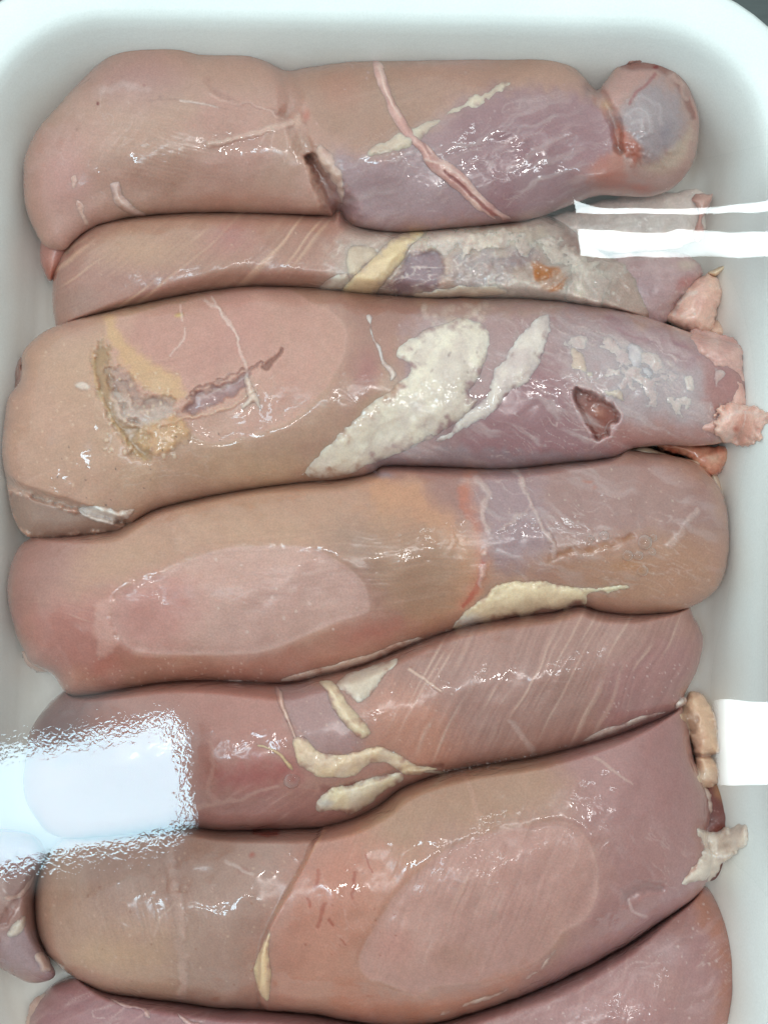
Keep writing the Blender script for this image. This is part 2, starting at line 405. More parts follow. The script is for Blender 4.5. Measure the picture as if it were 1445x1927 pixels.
def steel_mat():
    m, nt, p, out = nmat('dark_counter'); N = nt.nodes; L = nt.links
    tc = N.new('ShaderNodeTexCoord'); n = N.new('ShaderNodeTexNoise'); n.inputs['Scale'].default_value = 300; n.inputs['Detail'].default_value = 5
    mp = N.new('ShaderNodeMapping'); mp.inputs['Scale'].default_value = (0.15, 1.5, 1)
    L.new(tc.outputs['Object'], mp.inputs[0]); L.new(mp.outputs[0], n.inputs['Vector'])
    r = N.new('ShaderNodeValToRGB'); r.color_ramp.elements[0].color = (.035, .045, .045, 1); r.color_ramp.elements[1].color = (.10, .12, .12, 1)
    L.new(n.outputs['Fac'], r.inputs[0]); L.new(r.outputs[0], p.inputs['Base Color'])
    p.inputs['Roughness'].default_value = .6; p.inputs['Metallic'].default_value = 0.0
    return m
M_steel = steel_mat()
def film_mat():
    m, nt, p, out = nmat('clear_film'); N = nt.nodes; L = nt.links
    N.remove(p)
    ab = N.new('ShaderNodeAttribute'); ab.attribute_name = 'wet'     # how beaded the film is here
    tc = N.new('ShaderNodeTexCoord')
    n = N.new('ShaderNodeTexNoise'); n.inputs['Scale'].default_value = 1000; n.inputs['Detail'].default_value = 1.5; n.inputs['Distortion'].default_value = .8
    L.new(tc.outputs['Object'], n.inputs['Vector'])
    n2 = N.new('ShaderNodeTexNoise'); n2.inputs['Scale'].default_value = 50; n2.inputs['Detail'].default_value = 2
    L.new(tc.outputs['Object'], n2.inputs['Vector'])
    mu = N.new('ShaderNodeMath'); mu.operation = 'MULTIPLY'; sb = N.new('ShaderNodeMath'); sb.operation = 'SUBTRACT'; sb.inputs[1].default_value = .5; L.new(n.outputs['Fac'], sb.inputs[0]); L.new(sb.outputs[0], mu.inputs[0]); L.new(ab.outputs['Fac'], mu.inputs[1])
    b = N.new('ShaderNodeBump'); b.inputs['Strength'].default_value = 1; b.inputs['Distance'].default_value = 0.000010
    L.new(mu.outputs[0], b.inputs['Height'])
    n2.inputs['Scale'].default_value = 45; bw = N.new('ShaderNodeBump'); bw.inputs['Strength'].default_value = 1; bw.inputs['Distance'].default_value = 0.00005
    L.new(n2.outputs['Fac'], bw.inputs['Height']); L.new(bw.outputs[0], b.inputs['Normal'])
    gl = N.new('ShaderNodeBsdfGlossy'); gl.inputs['Roughness'].default_value = 0.012; L.new(b.outputs[0], gl.inputs['Normal'])
    tr = N.new('ShaderNodeBsdfTransparent'); tr.inputs[0].default_value = (.985, .99, .99, 1)
    fr = N.new('ShaderNodeFresnel'); fr.inputs['IOR'].default_value = 1.5
    mr = N.new('ShaderNodeMath'); mr.operation = 'MULTIPLY'; mr.inputs[1].default_value = 1.9; mr.use_clamp = True
    af = N.new('ShaderNodeAttribute'); af.attribute_name = 'col'; mf = N.new('ShaderNodeMath'); mf.operation = 'MULTIPLY'
    L.new(fr.outputs[0], mf.inputs[0]); L.new(af.outputs['Fac'], mf.inputs[1]); L.new(mf.outputs[0], mr.inputs[0])
    mx = N.new('ShaderNodeMixShader'); L.new(mr.outputs[0], mx.inputs[0]); L.new(tr.outputs[0], mx.inputs[1]); L.new(gl.outputs[0], mx.inputs[2])
    L.new(mx.outputs[0], out.inputs['Surface'])
    return m
M_film = film_mat()

# ------------------------------------------------------------------ counter and tray
def simple_mesh(name, verts, faces, mat, parent=None, smooth_=True):
    me = bpy.data.meshes.new(name); me.from_pydata([tuple(v) for v in verts], [], faces); me.update()
    me.polygons.foreach_set('use_smooth', [smooth_] * len(me.polygons)); me.materials.append(mat)
    o = bpy.data.objects.new(name, me); col.objects.link(o); o.parent = parent; return o
g = simple_mesh('counter', [(-1, -1, -.004), (1, -1, -.004), (1, 1, -.004), (-1, 1, -.004)], [(0, 1, 2, 3)], M_steel, smooth_=False)
g['kind'] = 'structure'

ZR = 0.031
def rrect(x0, y0, x1, y1, r, n=14):
    pts = []
    for cx, cy, a0 in ((x1 - r, y1 - r, 0), (x0 + r, y1 - r, 90), (x0 + r, y0 + r, 180), (x1 - r, y0 + r, 270)):
        for k in range(n + 1):
            a = math.radians(a0 + 90 * k / n); pts.append((cx + r * math.cos(a), cy + r * math.sin(a)))
    return pts
RX0, RX1 = float(WP(-66, 900, ZR)[0]), float(WP(1480, 900, ZR)[0]); RY1, RY0 = float(WP(700, 46, ZR)[1]), float(WP(700, 2180, ZR)[1])
RR = 250 * S
# (outward offset from the inner lip, height)
prof = [(0.0104, .0270), (0.0112, .0280), (0.0111, .0296), (0.0098, .0309), (0.0074, .0316), (0.0035, .0318), (0.0014, .0315), (0, ZR),
        (-.0010, .0299), (-.0020, .0275), (-.0034, .0225), (-.0048, .017), (-.0062, .0115), (-.0078, .0065), (-.0100, .0032), (-.0135, .0018), (-.03, .0015)]
V, F = [], []
for o_, z_ in prof: V += [(x, y, z_) for x, y in rrect(RX0 - o_, RY0 - o_, RX1 + o_, RY1 + o_, max(RR + o_, .004))]
n_ = len(V) // len(prof)
for k in range(len(prof) - 1):
    for i in range(n_):
        j = (i + 1) % n_; F.append((k * n_ + i, k * n_ + j, (k + 1) * n_ + j, (k + 1) * n_ + i))
F.append(tuple((len(prof) - 1) * n_ + i for i in range(n_)))
# underside
und = [(0.0092, .0267), (0.003, .0262), (.0005, .020), (-.003, .002), (-.008, -.003)]
b0 = len(V)
for o_, z_ in und: V += [(x, y, z_) for x, y in rrect(RX0 - o_, RY0 - o_, RX1 + o_, RY1 + o_, RR + o_)]
for i in range(n_):
    j = (i + 1) % n_; F.append((i, b0 + i, b0 + j, j))
    for k in range(len(und) - 1):
        F.append((b0 + k * n_ + i, b0 + (k + 1) * n_ + i, b0 + (k + 1) * n_ + j, b0 + k * n_ + j))
F.append(tuple(b0 + (len(und) - 1) * n_ + i for i in reversed(range(n_))))
tray = simple_mesh('foam_tray', V, F, M_foam)
ang = math.radians(-1.0); c_, s_ = math.cos(ang), math.sin(ang)
for v in tray.data.vertices:
    dx, dy = v.co.x - RX1, v.co.y - RY1; v.co.x, v.co.y = RX1 + dx * c_ - dy * s_, RY1 + dx * s_ + dy * c_
tray['label'] = 'white foam meat tray with rounded corners and a wide rolled rim under the chicken'; tray['category'] = 'tray'

G = 'raw skinless chicken legs packed across the foam tray'
def leg(label): return thing('chicken_leg', label, 'chicken leg', group=G)

FATC, FATW = (226, 213, 188), (226, 224, 214)
def patch(parent_blob, parent, name, pts, H, c, c2=None, sink=0.0006, mat=None, seed=0, rough=4, lump=0.0004, z=None, power=0.5, step=2.2, paint=None, sm=5, wet=1.0, bottom=False, fade=15, ragged=0.3, grow=.9):
    """a lump of fat, tendon or membrane lying on its leg; z gives its own height where it hangs off the side"""
    b = Blob(pts, 0, H, step=step, seed=seed + 100, rough=rough, power=power, sm=sm, ragged=ragged)
    base = parent_blob.at(b.X, b.Y) if z is None else (z(b.X, b.Y) if callable(z) else np.full(b.X.shape, float(z)))
    b.Z = base - sink + H * b.prof
    b.Z = b.Z + lump * fbm(b.X, b.Y, 26, seed + 3, 4) * np.clip(b.prof * 2, 0, 1)
    b.base(c, c2 if c2 is not None else tuple(int(v * .93) for v in c), 28, .8)
    b.col = b.col * 1.2; b.mottle(.04, 7); b.wet[:] = wet
    if paint: paint(b)
    if z is None:
        k = (sstep(-2, fade, b.sd + fade * .35 + fbm(b.X, b.Y, 14, seed + 9, 4) * fade * 1.1) * (grow + (1 - grow) * fbm(b.X, b.Y, 24, seed + 12, 3)))[..., None]
        b.col = parent_blob.at(b.X, b.Y, parent_blob.col) * (1 - k) + b.col * k
    return b.build(name, mat or M_fat, parent, floor=0.002, bottom=bottom)
# ================================================================== leg 1: top of the tray, over the second
TAN, PINK, PURP = (190, 156, 138), (194, 152, 140), (166, 136, 142)
p1 = [(45,335),(48,295),(72,243),(118,190),(155,150),(190,115),(232,88),(282,77),(332,78),(366,93),(385,97),(455,97),(488,108),(520,125),(545,133),
      (600,123),(680,113),(760,112),(850,110),(950,105),(1020,103),(1060,115),(1092,138),(1120,168),(1138,152),(1162,122),(1188,104),(1215,101),(1250,108),(1282,140),(1302,180),(1314,222),(1312,275),(1298,318),(1270,350),(1225,369),(1170,370),(1130,368),
      (1100,376),(1060,391),(1010,410),(960,420),(850,430),(760,437),(700,433),(655,421),(638,400),(625,408),(600,406),(500,402),(400,400),(300,404),
      (232,412),(175,428),(142,452),(120,470),(85,462),(62,425),(48,385)]
B1 = Blob(p1, .0175, .0125, seed=1, power=.58)
B1.base(TAN, PINK, 140, .8)
# the cleft between thigh and drumstick
B1.stroke([(552,215),(562,255),(582,295)], 16, 10, z=-.0012, warp=9, soft=.9)
B1.stroke([(578,290),(592,312),(610,338),(630,375),(640,410)], 5, 26, z=-.0034, warp=9, soft=.9)
B1.stroke([(575,290),(598,325),(620,360),(634,400)], 5, 11, (134, 80, 70), .6, z=-.0008, warp=7)
B1.blob(720,300,110,95, z=.0016); B1.blob(330,240,260,120, z=.0012, warp=0)
B1.stroke([(545,130),(548,180),(540,215)], 22, 10, z=-.0015, soft=.9)
# purple muscle of the drumstick
B1.poly([(640,285),(700,292),(790,250),(850,205),(960,165),(1060,170),(1120,185),(1180,240),(1180,330),(1120,372),(1000,410),(880,426),(760,434),(680,428),(640,400),(634,340)], PURP, .85, feather=16, warp=12)
B1.poly([(640,290),(700,300),(770,280),(850,300),(900,330),(860,400),(760,425),(680,420),(650,390)], (182,162,166), .5, feather=30, warp=14)
B1.poly([(900,300),(1000,240),(1120,240),(1150,300),(1060,380),(960,405),(900,360)], (150,104,112), .6, feather=30, warp=16)
B1.poly([(860,220),(940,180),(1100,200),(1130,250),(1000,270),(900,290),(860,260)], (148,108,116), .45, feather=24, warp=14)
B1.poly([(560,125),(700,118),(880,112),(1010,108),(960,150),(850,205),(760,255),(690,285),(610,250),(570,200)], (168,132,112), .65, feather=20, warp=10)
B1.blob(1150,330,60,55,(178,100,76),.65,warp=20); B1.blob(1110,330,60,40,(170,100,84),.4,warp=20)
B1.blob(640,170,60,60,(190,134,114),.45)
B1.fibres(B1.blob(980,280,260,90,a=1.0,rot=-20), -22, (190,170,178), .5, 6, 120, grain=.2, gc=(110,76,86))
# thigh
B1.blob(250,150,160,80,(178,138,136),.6); B1.blob(300,330,240,60,(176,130,112),.55,warp=14); B1.blob(120,320,70,110,(196,148,142),.6)
B1.blob(440,370,150,36,(180,126,106),.5)
B1.poly([(70,290),(120,210),(190,150),(200,170),(140,230),(100,280),(60,330)], (200,170,160), .5, feather=10, warp=14, spotty=.3)
B1.stroke([(200,172),(240,160),(280,170)], 12, 6, (206,186,180), .35, warp=12, broken=.5)
B1.stroke([(388,150),(430,185),(470,198),(530,212)], 6, 3, (164,120,108), .45, z=-.0003, warp=9, broken=.4)
B1.stroke([(395,175),(420,188),(450,192),(490,200),(540,225)], 3, 2, (212,180,168), .6, z=.0003, warp=8, broken=.4)
B1.stroke([(395,272),(440,262),(490,250),(530,235),(550,230)], 5, 6, (216,190,176), .7, z=.0005, warp=6, broken=.3)
for q in ([(500,250),(490,270),(478,285)], [(515,250),(510,270),(508,285)], [(535,245),(540,275),(535,310)]):
    B1.stroke(q, 2, 1.5, (208,180,168), .5, warp=3)
B1.stroke([(340,190),(370,193),(410,202)], 2.2, 1.2, (232,218,210), .7, warp=1); B1.stroke([(280,190),(330,188),(430,205)], 2, 1.5, (150,118,108), .35)
B1.blob(574,215,14,18,(186,92,72),.5); B1.blob(560,225,12,22,(214,180,160),.6)
B1.blob(185,195,4.2,5,(120,30,26),1,warp=1,hard=.4); B1.blob(272,160,4,4,(140,80,74),.6,warp=1); B1.blob(302,182,9,6,(146,112,104),.5)
B1.blob(145,243,4,6,(150,110,100),.6,warp=1)
B1.specks(80,120,600,400,40,(206,172,162),1.5,3,.5,seed=1); B1.specks(640,120,1150,400,30,(200,176,176),1.5,3,.5,seed=2)
B1.veil(B1.poly([(640,285),(850,205),(1120,185),(1180,330),(1000,410),(680,428)], None, 1, feather=20), -24, a=.3, long=120); B1.veil(B1.blob(200,250,180,150,a=1), -60, (210,182,172), .28); B1.fibres(B1.blob(300,260,260,160,a=1), 12, (214,184,170), .3, 6, 120, thr2=.8, grain=.12); B1.fibres(B1.blob(760,180,220,60,a=1), -18, (206,176,160), .3, 6, 120, thr2=.8, grain=.14); B1.mottle(.05, 10)
K = B1
K.poly([(1118,180),(1150,135),(1188,100),(1250,104),(1302,170),(1320,230),(1312,290),(1270,360),(1200,374),(1150,360),(1150,300),(1158,240)], (186,154,144), .9, feather=8, warp=10)
K.stroke([(1112,165),(1135,195),(1158,235),(1166,285)], 12, 6, z=-.0020, soft=.9, warp=6)
K.stroke([(1120,175),(1140,205),(1158,245)], 4, 4, (150,104,98), .5, warp=6)
K.blob(1225,235,75,100,z=.0016,warp=10); K.blob(1130,330,90,60,z=.0030,warp=0)
# knuckle
K.poly([(1172,200),(1200,170),(1235,150),(1262,165),(1282,200),(1282,250),(1262,285),(1230,300),(1200,290),(1175,255),(1165,225)], (162,152,156), .9, feather=12, warp=8, z=.0008)
K.blob(1215,215,30,28,(184,178,180),.55,warp=8,z=.0006)
K.blob(1250,250,24,40,(136,126,136),.5,rot=20)
K.poly([(1160,230),(1176,238),(1195,265),(1210,290),(1195,312),(1170,290),(1156,262)], (176,102,80), .85, feather=8, z=.0004)
K.poly([(1240,300),(1275,270),(1296,230),(1300,260),(1280,310),(1240,330),(1210,320)], (198,180,160), .7, feather=10)
K.poly([(1130,320),(1170,310),(1230,330),(1290,320),(1262,360),(1200,374),(1140,360)], (168,118,106), .8, feather=14)
K.blob(1150,340,45,30,(182,98,74),.7); K.blob(1205,355,35,16,(190,70,44),.35)
K.poly([(1125,185),(1150,150),(1180,128),(1220,128),(1215,150),(1175,185),(1160,215),(1130,215)], (192,156,148), .8, feather=9, spotty=.3)
K.blob(1140,200,20,16,(212,178,148),.8)
K.stroke([(1172,122),(1205,124),(1240,128),(1270,150),(1290,185),(1303,220)], 8, 6, (150,104,94), .85, z=-.0008, warp=4)
K.blob(1233,127,9,5,(130,24,22),.95,warp=2,hard=.3)
K.stroke([(1178,190),(1210,182),(1240,200),(1244,232)], 3, 3, (196,190,192), .3, z=.0003, warp=7); K.stroke([(1172,215),(1200,205),(1225,222),(1222,250),(1200,262)], 3, 3, (200,194,196), .3, z=.0004, warp=7); K.stroke([(1190,232),(1208,228),(1210,244)], 3, 3, (210,206,206), .3, z=.0003, warp=5)
K.poly([(1120,300),(1170,290),(1180,340),(1230,360),(1160,372),(1110,372)], (186,112,90), .5, feather=10)
K.stroke([(1232,140),(1215,160),(1195,175),(1185,195)], 3, 3, (160,96,96), .7)
K.stroke([(1260,140),(1280,158),(1290,185)], 8, 5, (206,180,170), .7, z=.0006, broken=.5, warp=8)
K.veil(K.blob(1215,230,90,120,a=1), 60, a=.3);

L1 = leg('topmost chicken leg, purplish at right, with a round grey knuckle at its right end')
B1.build('meat', M_meat, L1, floor=.002)
patch(B1, L1, 'fat_strip', [(640,318),(652,300),(690,276),(740,252),(790,232),(840,206),(885,180),(925,158),(960,138),(1000,115),(1015,120),(975,150),(940,180),(905,203),(860,216),(815,250),(770,285),(720,297),(680,296),(650,308)], .0011, (210,200,180), (190,172,156), seed=1, rough=7)
patch(B1, L1, 'tendon', [(598,262),(615,272),(640,300),(650,330),(655,370),(655,405),(642,412),(632,385),(625,350),(605,320),(590,290)], .0010, (206,184,170), (186,150,140), seed=2, rough=6)
patch(B1, L1, 'blood_vessel', [(700,112),(724,120),(734,150),(746,188),(766,224),(792,260),(822,290),(855,310),(885,340),(920,378),(965,414),(938,416),(898,396),(862,366),(832,340),(800,312),(790,290),(764,262),(738,226),(722,192),(708,158)], .0019, (214,182,172), (192,148,142), seed=4, rough=4, fade=7,
      paint=lambda b: (b.stroke([(838,322),(868,348),(905,384),(940,412)], 3, 3.5, (150,66,60), .75, z=-.0006), b.stroke([(722,130),(740,180),(775,240),(810,290)], 2.5, 2.5, (178,128,122), .6, z=-.0005), b.stroke([(800,300),(850,318),(890,356)],2.5,2,(232,208,198),.7,z=.0002), b.stroke([(712,125),(728,175),(755,220)],2,2,(232,208,198),.6,z=.0002)))
patch(B1, L1, 'fat_lump', [(205,345),(225,340),(232,365),(250,385),(278,400),(270,410),(240,405),(215,388),(208,366)], .0018, (216,196,186), (196,166,160), seed=5)
patch(B1, L1, 'fat_strip', [(130,330),(150,318),(152,345),(158,372),(165,398),(180,425),(160,430),(145,405),(132,370)], .0007, (204,172,158), (192,152,140), seed=6, mat=M_skin)
patch(B1, L1, 'fascia', [(50,300),(80,290),(110,262),(120,275),(90,305),(62,330),(50,340)], .0006, (204,178,162), seed=7, mat=M_skin)
# the flap of meat hanging from the thigh
FL = Blob([(82,440),(100,415),(128,412),(140,430),(138,460),(125,490),(108,518),(95,530),(84,512),(76,480)], .011, .006, seed=8)
FL.base((196,140,128),(184,124,108),40); FL.stroke([(110,425),(100,470),(96,515)],5,4,(214,166,154),.5); FL.blob(98,515,22,24,(176,96,72),.6); FL.mottle(.05); FL.build('meat_flap', M_skin, L1, floor=.002)
patch(K, L1, 'cartilage', [(1176,108),(1212,100),(1245,106),(1270,124),(1262,128),(1240,120),(1205,118),(1175,122)], .0016, (186,146,134), (168,122,110), seed=10)

# ================================================================== leg 3: broad one, over the second and fourth
p3 = [(40,700),(44,662),(72,632),(105,613),(190,589),(330,558),(450,540),(560,540),(700,552),(800,560),(900,560),(1000,562),(1100,573),(1200,592),(1300,625),
      (1392,652),(1402,700),(1412,745),(1405,800),(1360,832),(1300,840),(1250,838),(1190,843),(1150,861),(1050,873),(950,882),(850,880),(730,877),(700,890),(640,903),
      (560,909),(480,919),(400,933),(300,957),(245,985),(215,1000),(150,1008),(75,1013),(42,1002),(22,962),(12,905),(5,855),(8,795),(16,750),(34,722)]
B3 = Blob(p3, .0180, .0135, seed=3, power=.58)
B3.base((190,156,132),(188,148,134),150,.9)
left = B3.poly([(0,600),(620,500),(700,620),(640,900),(0,1020)], None, 1, feather=60)
B3.poly([(10,760),(120,650),(260,640),(300,900),(200,960),(60,940),(5,870)], (206,170,142), .55, feather=40, warp=20)
B3.blob(440,880,240,60,(196,160,130),.7); B3.blob(120,800,100,60,(206,164,144),.4)
B3.poly([(650,560),(780,560),(780,620),(750,680),(700,720),(650,760),(640,650)], (176,134,122), .75, feather=22, warp=14)
B3.blob(690,700,45,70,(170,106,108),.5)
B3.poly([(640,560),(800,562),(900,570),(800,600),(760,640),(660,600)], (164,122,110), .5, feather=18)
# right half: purple muscle under whitish membrane
B3.poly([(770,600),(900,562),(1100,573),(1300,625),(1400,655),(1412,750),(1400,830),(1290,840),(1150,862),(950,884),(700,890),(700,820),(770,700)], (178,150,152), .85, feather=16, warp=14)
B3.poly([(900,870),(860,800),(960,710),(1040,660),(1100,720),(1080,760),(1110,840),(1190,800),(1200,850),(1050,876)], (160,118,122), .9, feather=16, warp=12)
B3.poly([(700,880),(760,850),(900,842),(1000,850),(1140,858),(1050,875),(900,884),(760,880)], (160,144,148), .75, feather=10, warp=10, spotty=.3)
B3.poly([(1050,600),(1150,610),(1260,680),(1330,700),(1330,790),(1260,810),(1190,790),(1110,720),(1060,660)], (190,178,180), .7, feather=26, warp=18)
B3.poly([(1130,600),(1220,620),(1340,670),(1380,700),(1370,740),(1320,700),(1240,665),(1150,625)], (164,120,130), .7, feather=12, warp=10)
B3.poly([(1180,640),(1270,680),(1320,700),(1300,790),(1200,790),(1150,730)], (192,178,180), .6, feather=20)
B3.poly([(800,570),(900,566),(1020,566),(1060,580),(1000,600),(940,600),(860,600),(800,600)], (186,160,148), .7, feather=8, warp=10, spotty=.5)
B3.specks(790,570,920,610,30,(208,190,176),4,9,.45,z=.0002,seed=3)
B3.blob(820,700,100,80,(158,128,140),.5)
B3.poly([(1190,790),(1300,800),(1330,830),(1240,842),(1180,842),(1140,830)], (186,130,116), .6, feather=14, warp=10)
B3.poly([(1320,660),(1395,655),(1408,720),(1400,800),(1340,825),(1330,740)], (182,128,120), .6, feather=10, warp=12)
# hollow in the membrane
hole = [(1078,735),(1095,733),(1115,742),(1140,758),(1160,775),(1158,795),(1140,815),(1124,826),(1108,808),(1092,775)]
B3.poly(hole, (158,100,88), 1, feather=6, warp=9, wscale=16, z=-.0026, wet=.8)
B3.stroke([(1082,740),(1095,775),(1112,808),(1124,822)], 5, 4, (116,52,44), .8, warp=8); B3.blob(1125,775,18,16,(190,140,120),.7,z=.0007); B3.blob(1095,742,14,8,(130,50,40),.6)
B3.stroke([(1072,730),(1095,727),(1125,742),(1165,770),(1166,795),(1130,832),(1100,800),(1075,745)], 3.5, 3.5, (196,170,172), .5, z=.0005)
# film pressed flat on the thigh
cp = [(200,606),(255,592),(300,578),(345,570),(383,560),(430,552),(490,545),(545,547),(585,570),(628,590),(648,615),(652,640),(645,675),(628,705),(605,738),(565,778),(510,808),(440,828),(390,832),(340,800),(260,760),(215,680)]
m = B3.poly(cp, (212,174,160), .68, feather=3, warp=3, wet=.12)
B3.Z -= .0005 * B3.poly(cp, None, 1, feather=11.9, warp=0)
B3.Z += .00004 * B3.stroke(cp + [cp[0]], 2.5, 2.5, (216,186,172), .15, warp=3, soft=.8)
B3.poly([(240,640),(270,600),(380,575),(470,560),(500,640),(440,700),(350,740),(280,690)], (200,152,142), .55, feather=20, warp=14)
B3.poly([(400,560),(560,550),(640,620),(620,700),(560,780),(460,810),(480,700),(460,620)], (204,160,148), .4, feather=26)
B3.poly([(200,604),(216,600),(240,640),(285,680),(330,705),(350,740),(335,756),(290,742),(255,712),(220,665)], (218,184,140), .75, feather=9, warp=8)
# the wound
B3.poly([(183,650),(200,652),(210,690),(225,730),(240,770),(262,800),(285,830),(282,865),(255,855),(225,815),(200,770),(182,720),(176,680)], (168,134,94), .85, feather=8, warp=9, z=-.0012)
B3.poly([(205,680),(235,700),(262,735),(300,750),(330,765),(300,800),(262,800),(232,770),(212,730)], (174,148,138), .85, feather=9, warp=10, z=-.0016, spotty=.3)
B3.poly([(215,745),(235,745),(260,765),(330,765),(320,790),(280,800),(240,805),(215,780)], (208,190,178), .8, feather=7, warp=14, spotty=.35, z=.0008)
B3.poly([(270,800),(320,790),(350,800),(345,825),(320,850),(285,852),(262,830)], (214,176,128), .75, feather=8, warp=12, spotty=.35, z=.0006)
B3.stroke([(178,668),(182,720),(205,775),(240,835),(275,866)], 3, 4, (190,158,112), .6, warp=5, z=.0004)
slit = [(350,775),(356,755),(376,738),(405,726),(438,714),(458,704),(470,708),(462,722),(448,740),(425,750),(400,764),(375,778)]
B3.poly(slit, (160,122,122), .85, feather=6, warp=7, wscale=20, z=-.0012, wet=.8)
B3.poly([(490,690),(505,680),(530,656),(522,674),(500,698)], (136,84,68), .7, feather=3, warp=4, wscale=14, z=-.0007)
B3.stroke([(352,750),(378,730),(410,718),(445,702),(475,690),(495,684)], 3.5, 2.5, (142,92,76), .6, warp=8, z=-.0006, wscale=12, broken=.3)
B3.veil(B3.blob(440,735,120,60,a=1,rot=-20), -24, (224,204,192), .5, long=40, wide=10, seed=8)
B3.stroke([(300,800),(340,790),(400,776),(440,762),(480,735)], 4, 2, (214,182,158), .6, z=.0006, warp=8, broken=.4)
B3.specks(195,700,340,860,45,(222,204,182),2,5,.6,z=.0004,seed=5)
B3.blob(155,728,18,10,(228,216,204),.9,warp=10,z=.0005,hard=.5); B3.blob(180,668,6,5,(228,216,204),.8,z=.0004)
B3.specks(20,640,200,960,40,(222,196,172),1.5,3.2,.6,seed=6); B3.specks(90,840,320,960,14,(96,76,70),1.3,2.2,.8,seed=7); B3.specks(330,800,420,840,8,(96,76,70),1.2,2,.7,seed=8)
B3.blob(340,595,11,9,(206,184,120),.9,warp=8,z=.0006)
for q, w_ in (([(385,565),(420,590),(445,630),(455,660),(465,700),(470,740)],2.6), ([(350,615),(345,640),(320,670)],2), ([(340,575),(342,600)],2), ([(400,562),(430,610),(450,640)],2)):
    B3.stroke(q, w_, w_, (226,204,194), .6, z=.0003, warp=6)
# folds
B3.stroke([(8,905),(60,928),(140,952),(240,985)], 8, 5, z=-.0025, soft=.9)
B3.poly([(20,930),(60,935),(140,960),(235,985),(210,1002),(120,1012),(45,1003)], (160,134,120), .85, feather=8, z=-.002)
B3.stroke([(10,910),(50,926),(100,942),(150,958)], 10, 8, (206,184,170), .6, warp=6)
B3.fibres(B3.blob(60,860,90,90,a=1), -25, (220,190,170), .35, 5, 80)
B3.fibres(B3.blob(90,780,80,70,a=.8), -20, (226,196,176), .4, 5, 60)
B3.fibres(B3.blob(1030,780,160,80,a=.7), -35, (196,170,176), .4, 6, 80, grain=.15)
B3.specks(700,600,1380,870,90,(206,190,188),1.4,3,.5,seed=9)
B3.veil(B3.poly([(900,590),(1100,590),(1390,660),(1390,810),(1150,850),(760,870),(900,760)], None, 1, feather=24), 28, a=.5, long=90); B3.veil(B3.blob(1180,680,230,110,a=1), 38, (216,206,202), .7, seed=3, long=110, wide=20, z=4e-4); B3.veil(B3.blob(880,620,140,60,a=1), 20, (216,204,194), .5, seed=4); B3.veil(B3.blob(250,770,110,90,a=1), 50, (220,200,180), .4, long=40, wide=16, seed=5); B3.veil(B3.blob(300,880,300,100,a=1), -12, (214,184,160), .25, seed=6); B3.fibres(B3.blob(300,760,300,200,a=1), -14, (220,190,168), .3, 6, 120, thr2=.82, grain=.12); B3.mottle(.06, 10)
L3 = leg('broad chicken leg, third from top, with torn wound, thick white fat and a small hole')
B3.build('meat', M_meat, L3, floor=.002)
def pits(b):
    R = np.random.RandomState(4)
    for _ in range(26):
        x, y = R.uniform(780, 1030), R.uniform(600, 760); b.blob(x, y, R.uniform(2, 5), R.uniform(3, 8), (176,160,150), .6, rot=30, z=-.0003, warp=3)
patch(B3, L3, 'fat_strip', [(548,908),(562,885),(590,855),(625,825),(655,795),(690,760),(730,735),(758,712),(766,690),(742,668),(756,640),(785,622),(830,606),(872,597),(905,600),(925,622),(920,660),(905,700),(885,740),(905,752),(870,790),(820,822),(770,848),(700,878),(640,900),(595,907)], .0020, (230,226,208), (214,206,194), seed=11, rough=7, lump=.0004, fade=34, grow=.82, paint=lambda b: (pits(b), b.veil(np.ones(b.X.shape), -42, (206,182,166), .3, long=120, wide=9, z=2e-5)))
patch(B3, L3, 'fat_strip', [(780,850),(840,800),(880,765),(908,735),(925,700),(945,672),(965,645),(985,610),(1008,590),(1040,584),(1042,615),(1030,645),(1022,682),(995,712),(965,740),(930,778),(880,812),(820,845)], .0014, (222,216,206), (200,188,184), seed=12, rough=8, lump=.0004, fade=20, paint=lambda b: (pits(b), b.veil(np.ones(b.X.shape), -55, (196,172,164), .35, long=100, wide=8, z=2e-5)))
patch(B3, L3, 'fat_strip', [(700,840),(740,800),(790,780),(840,770),(880,745),(905,735),(900,770),(860,800),(810,830),(750,855),(710,868)], .0010, (222,214,200), (198,178,170), seed=29, rough=8, lump=.0003, fade=26, grow=.7)
patch(B3, L3, 'tendon', [(1040,600),(1058,620),(1085,650),(1120,690),(1160,725),(1190,752),(1192,768),(1170,762),(1130,742),(1095,715),(1060,690),(1030,672),(1035,660),(1062,676),(1050,640)], .0009, (214,198,180), (196,174,160), seed=13, rough=10, mat=M_fat)
patch(B3, L3, 'fat_strip', [(1130,625),(1165,632),(1210,660),(1235,700),(1262,735),(1240,742),(1205,705),(1170,672),(1140,650)], .0007, (204,200,200), (190,182,186), seed=14, rough=14)
patch(B3, L3, 'fat_strip', [(1190,610),(1240,640),(1275,680),(1290,715),(1270,705),(1240,665),(1200,635)], .0006, (196,188,190), (182,170,176), seed=15, rough=12)
patch(B3, L3, 'tendon', [(686,592),(702,588),(706,605),(702,625),(716,648),(726,672),(742,692),(748,712),(732,722),(728,700),(712,685),(706,655),(694,630),(690,610)], .0010, (228,218,210), (206,184,178), seed=16, rough=4)
patch(B3, L3, 'tendon', [(455,708),(468,700),(476,725),(488,748),(498,772),(488,776),(474,760),(460,775),(452,765),(462,745)], .0011, (220,200,186), (200,168,156), seed=17, rough=5)
patch(B3, L3, 'fat_lump', [(148,962),(180,952),(225,958),(262,960),(248,976),(215,985),(175,984)], .0020, (226,220,212), (206,196,188), seed=18, rough=7)
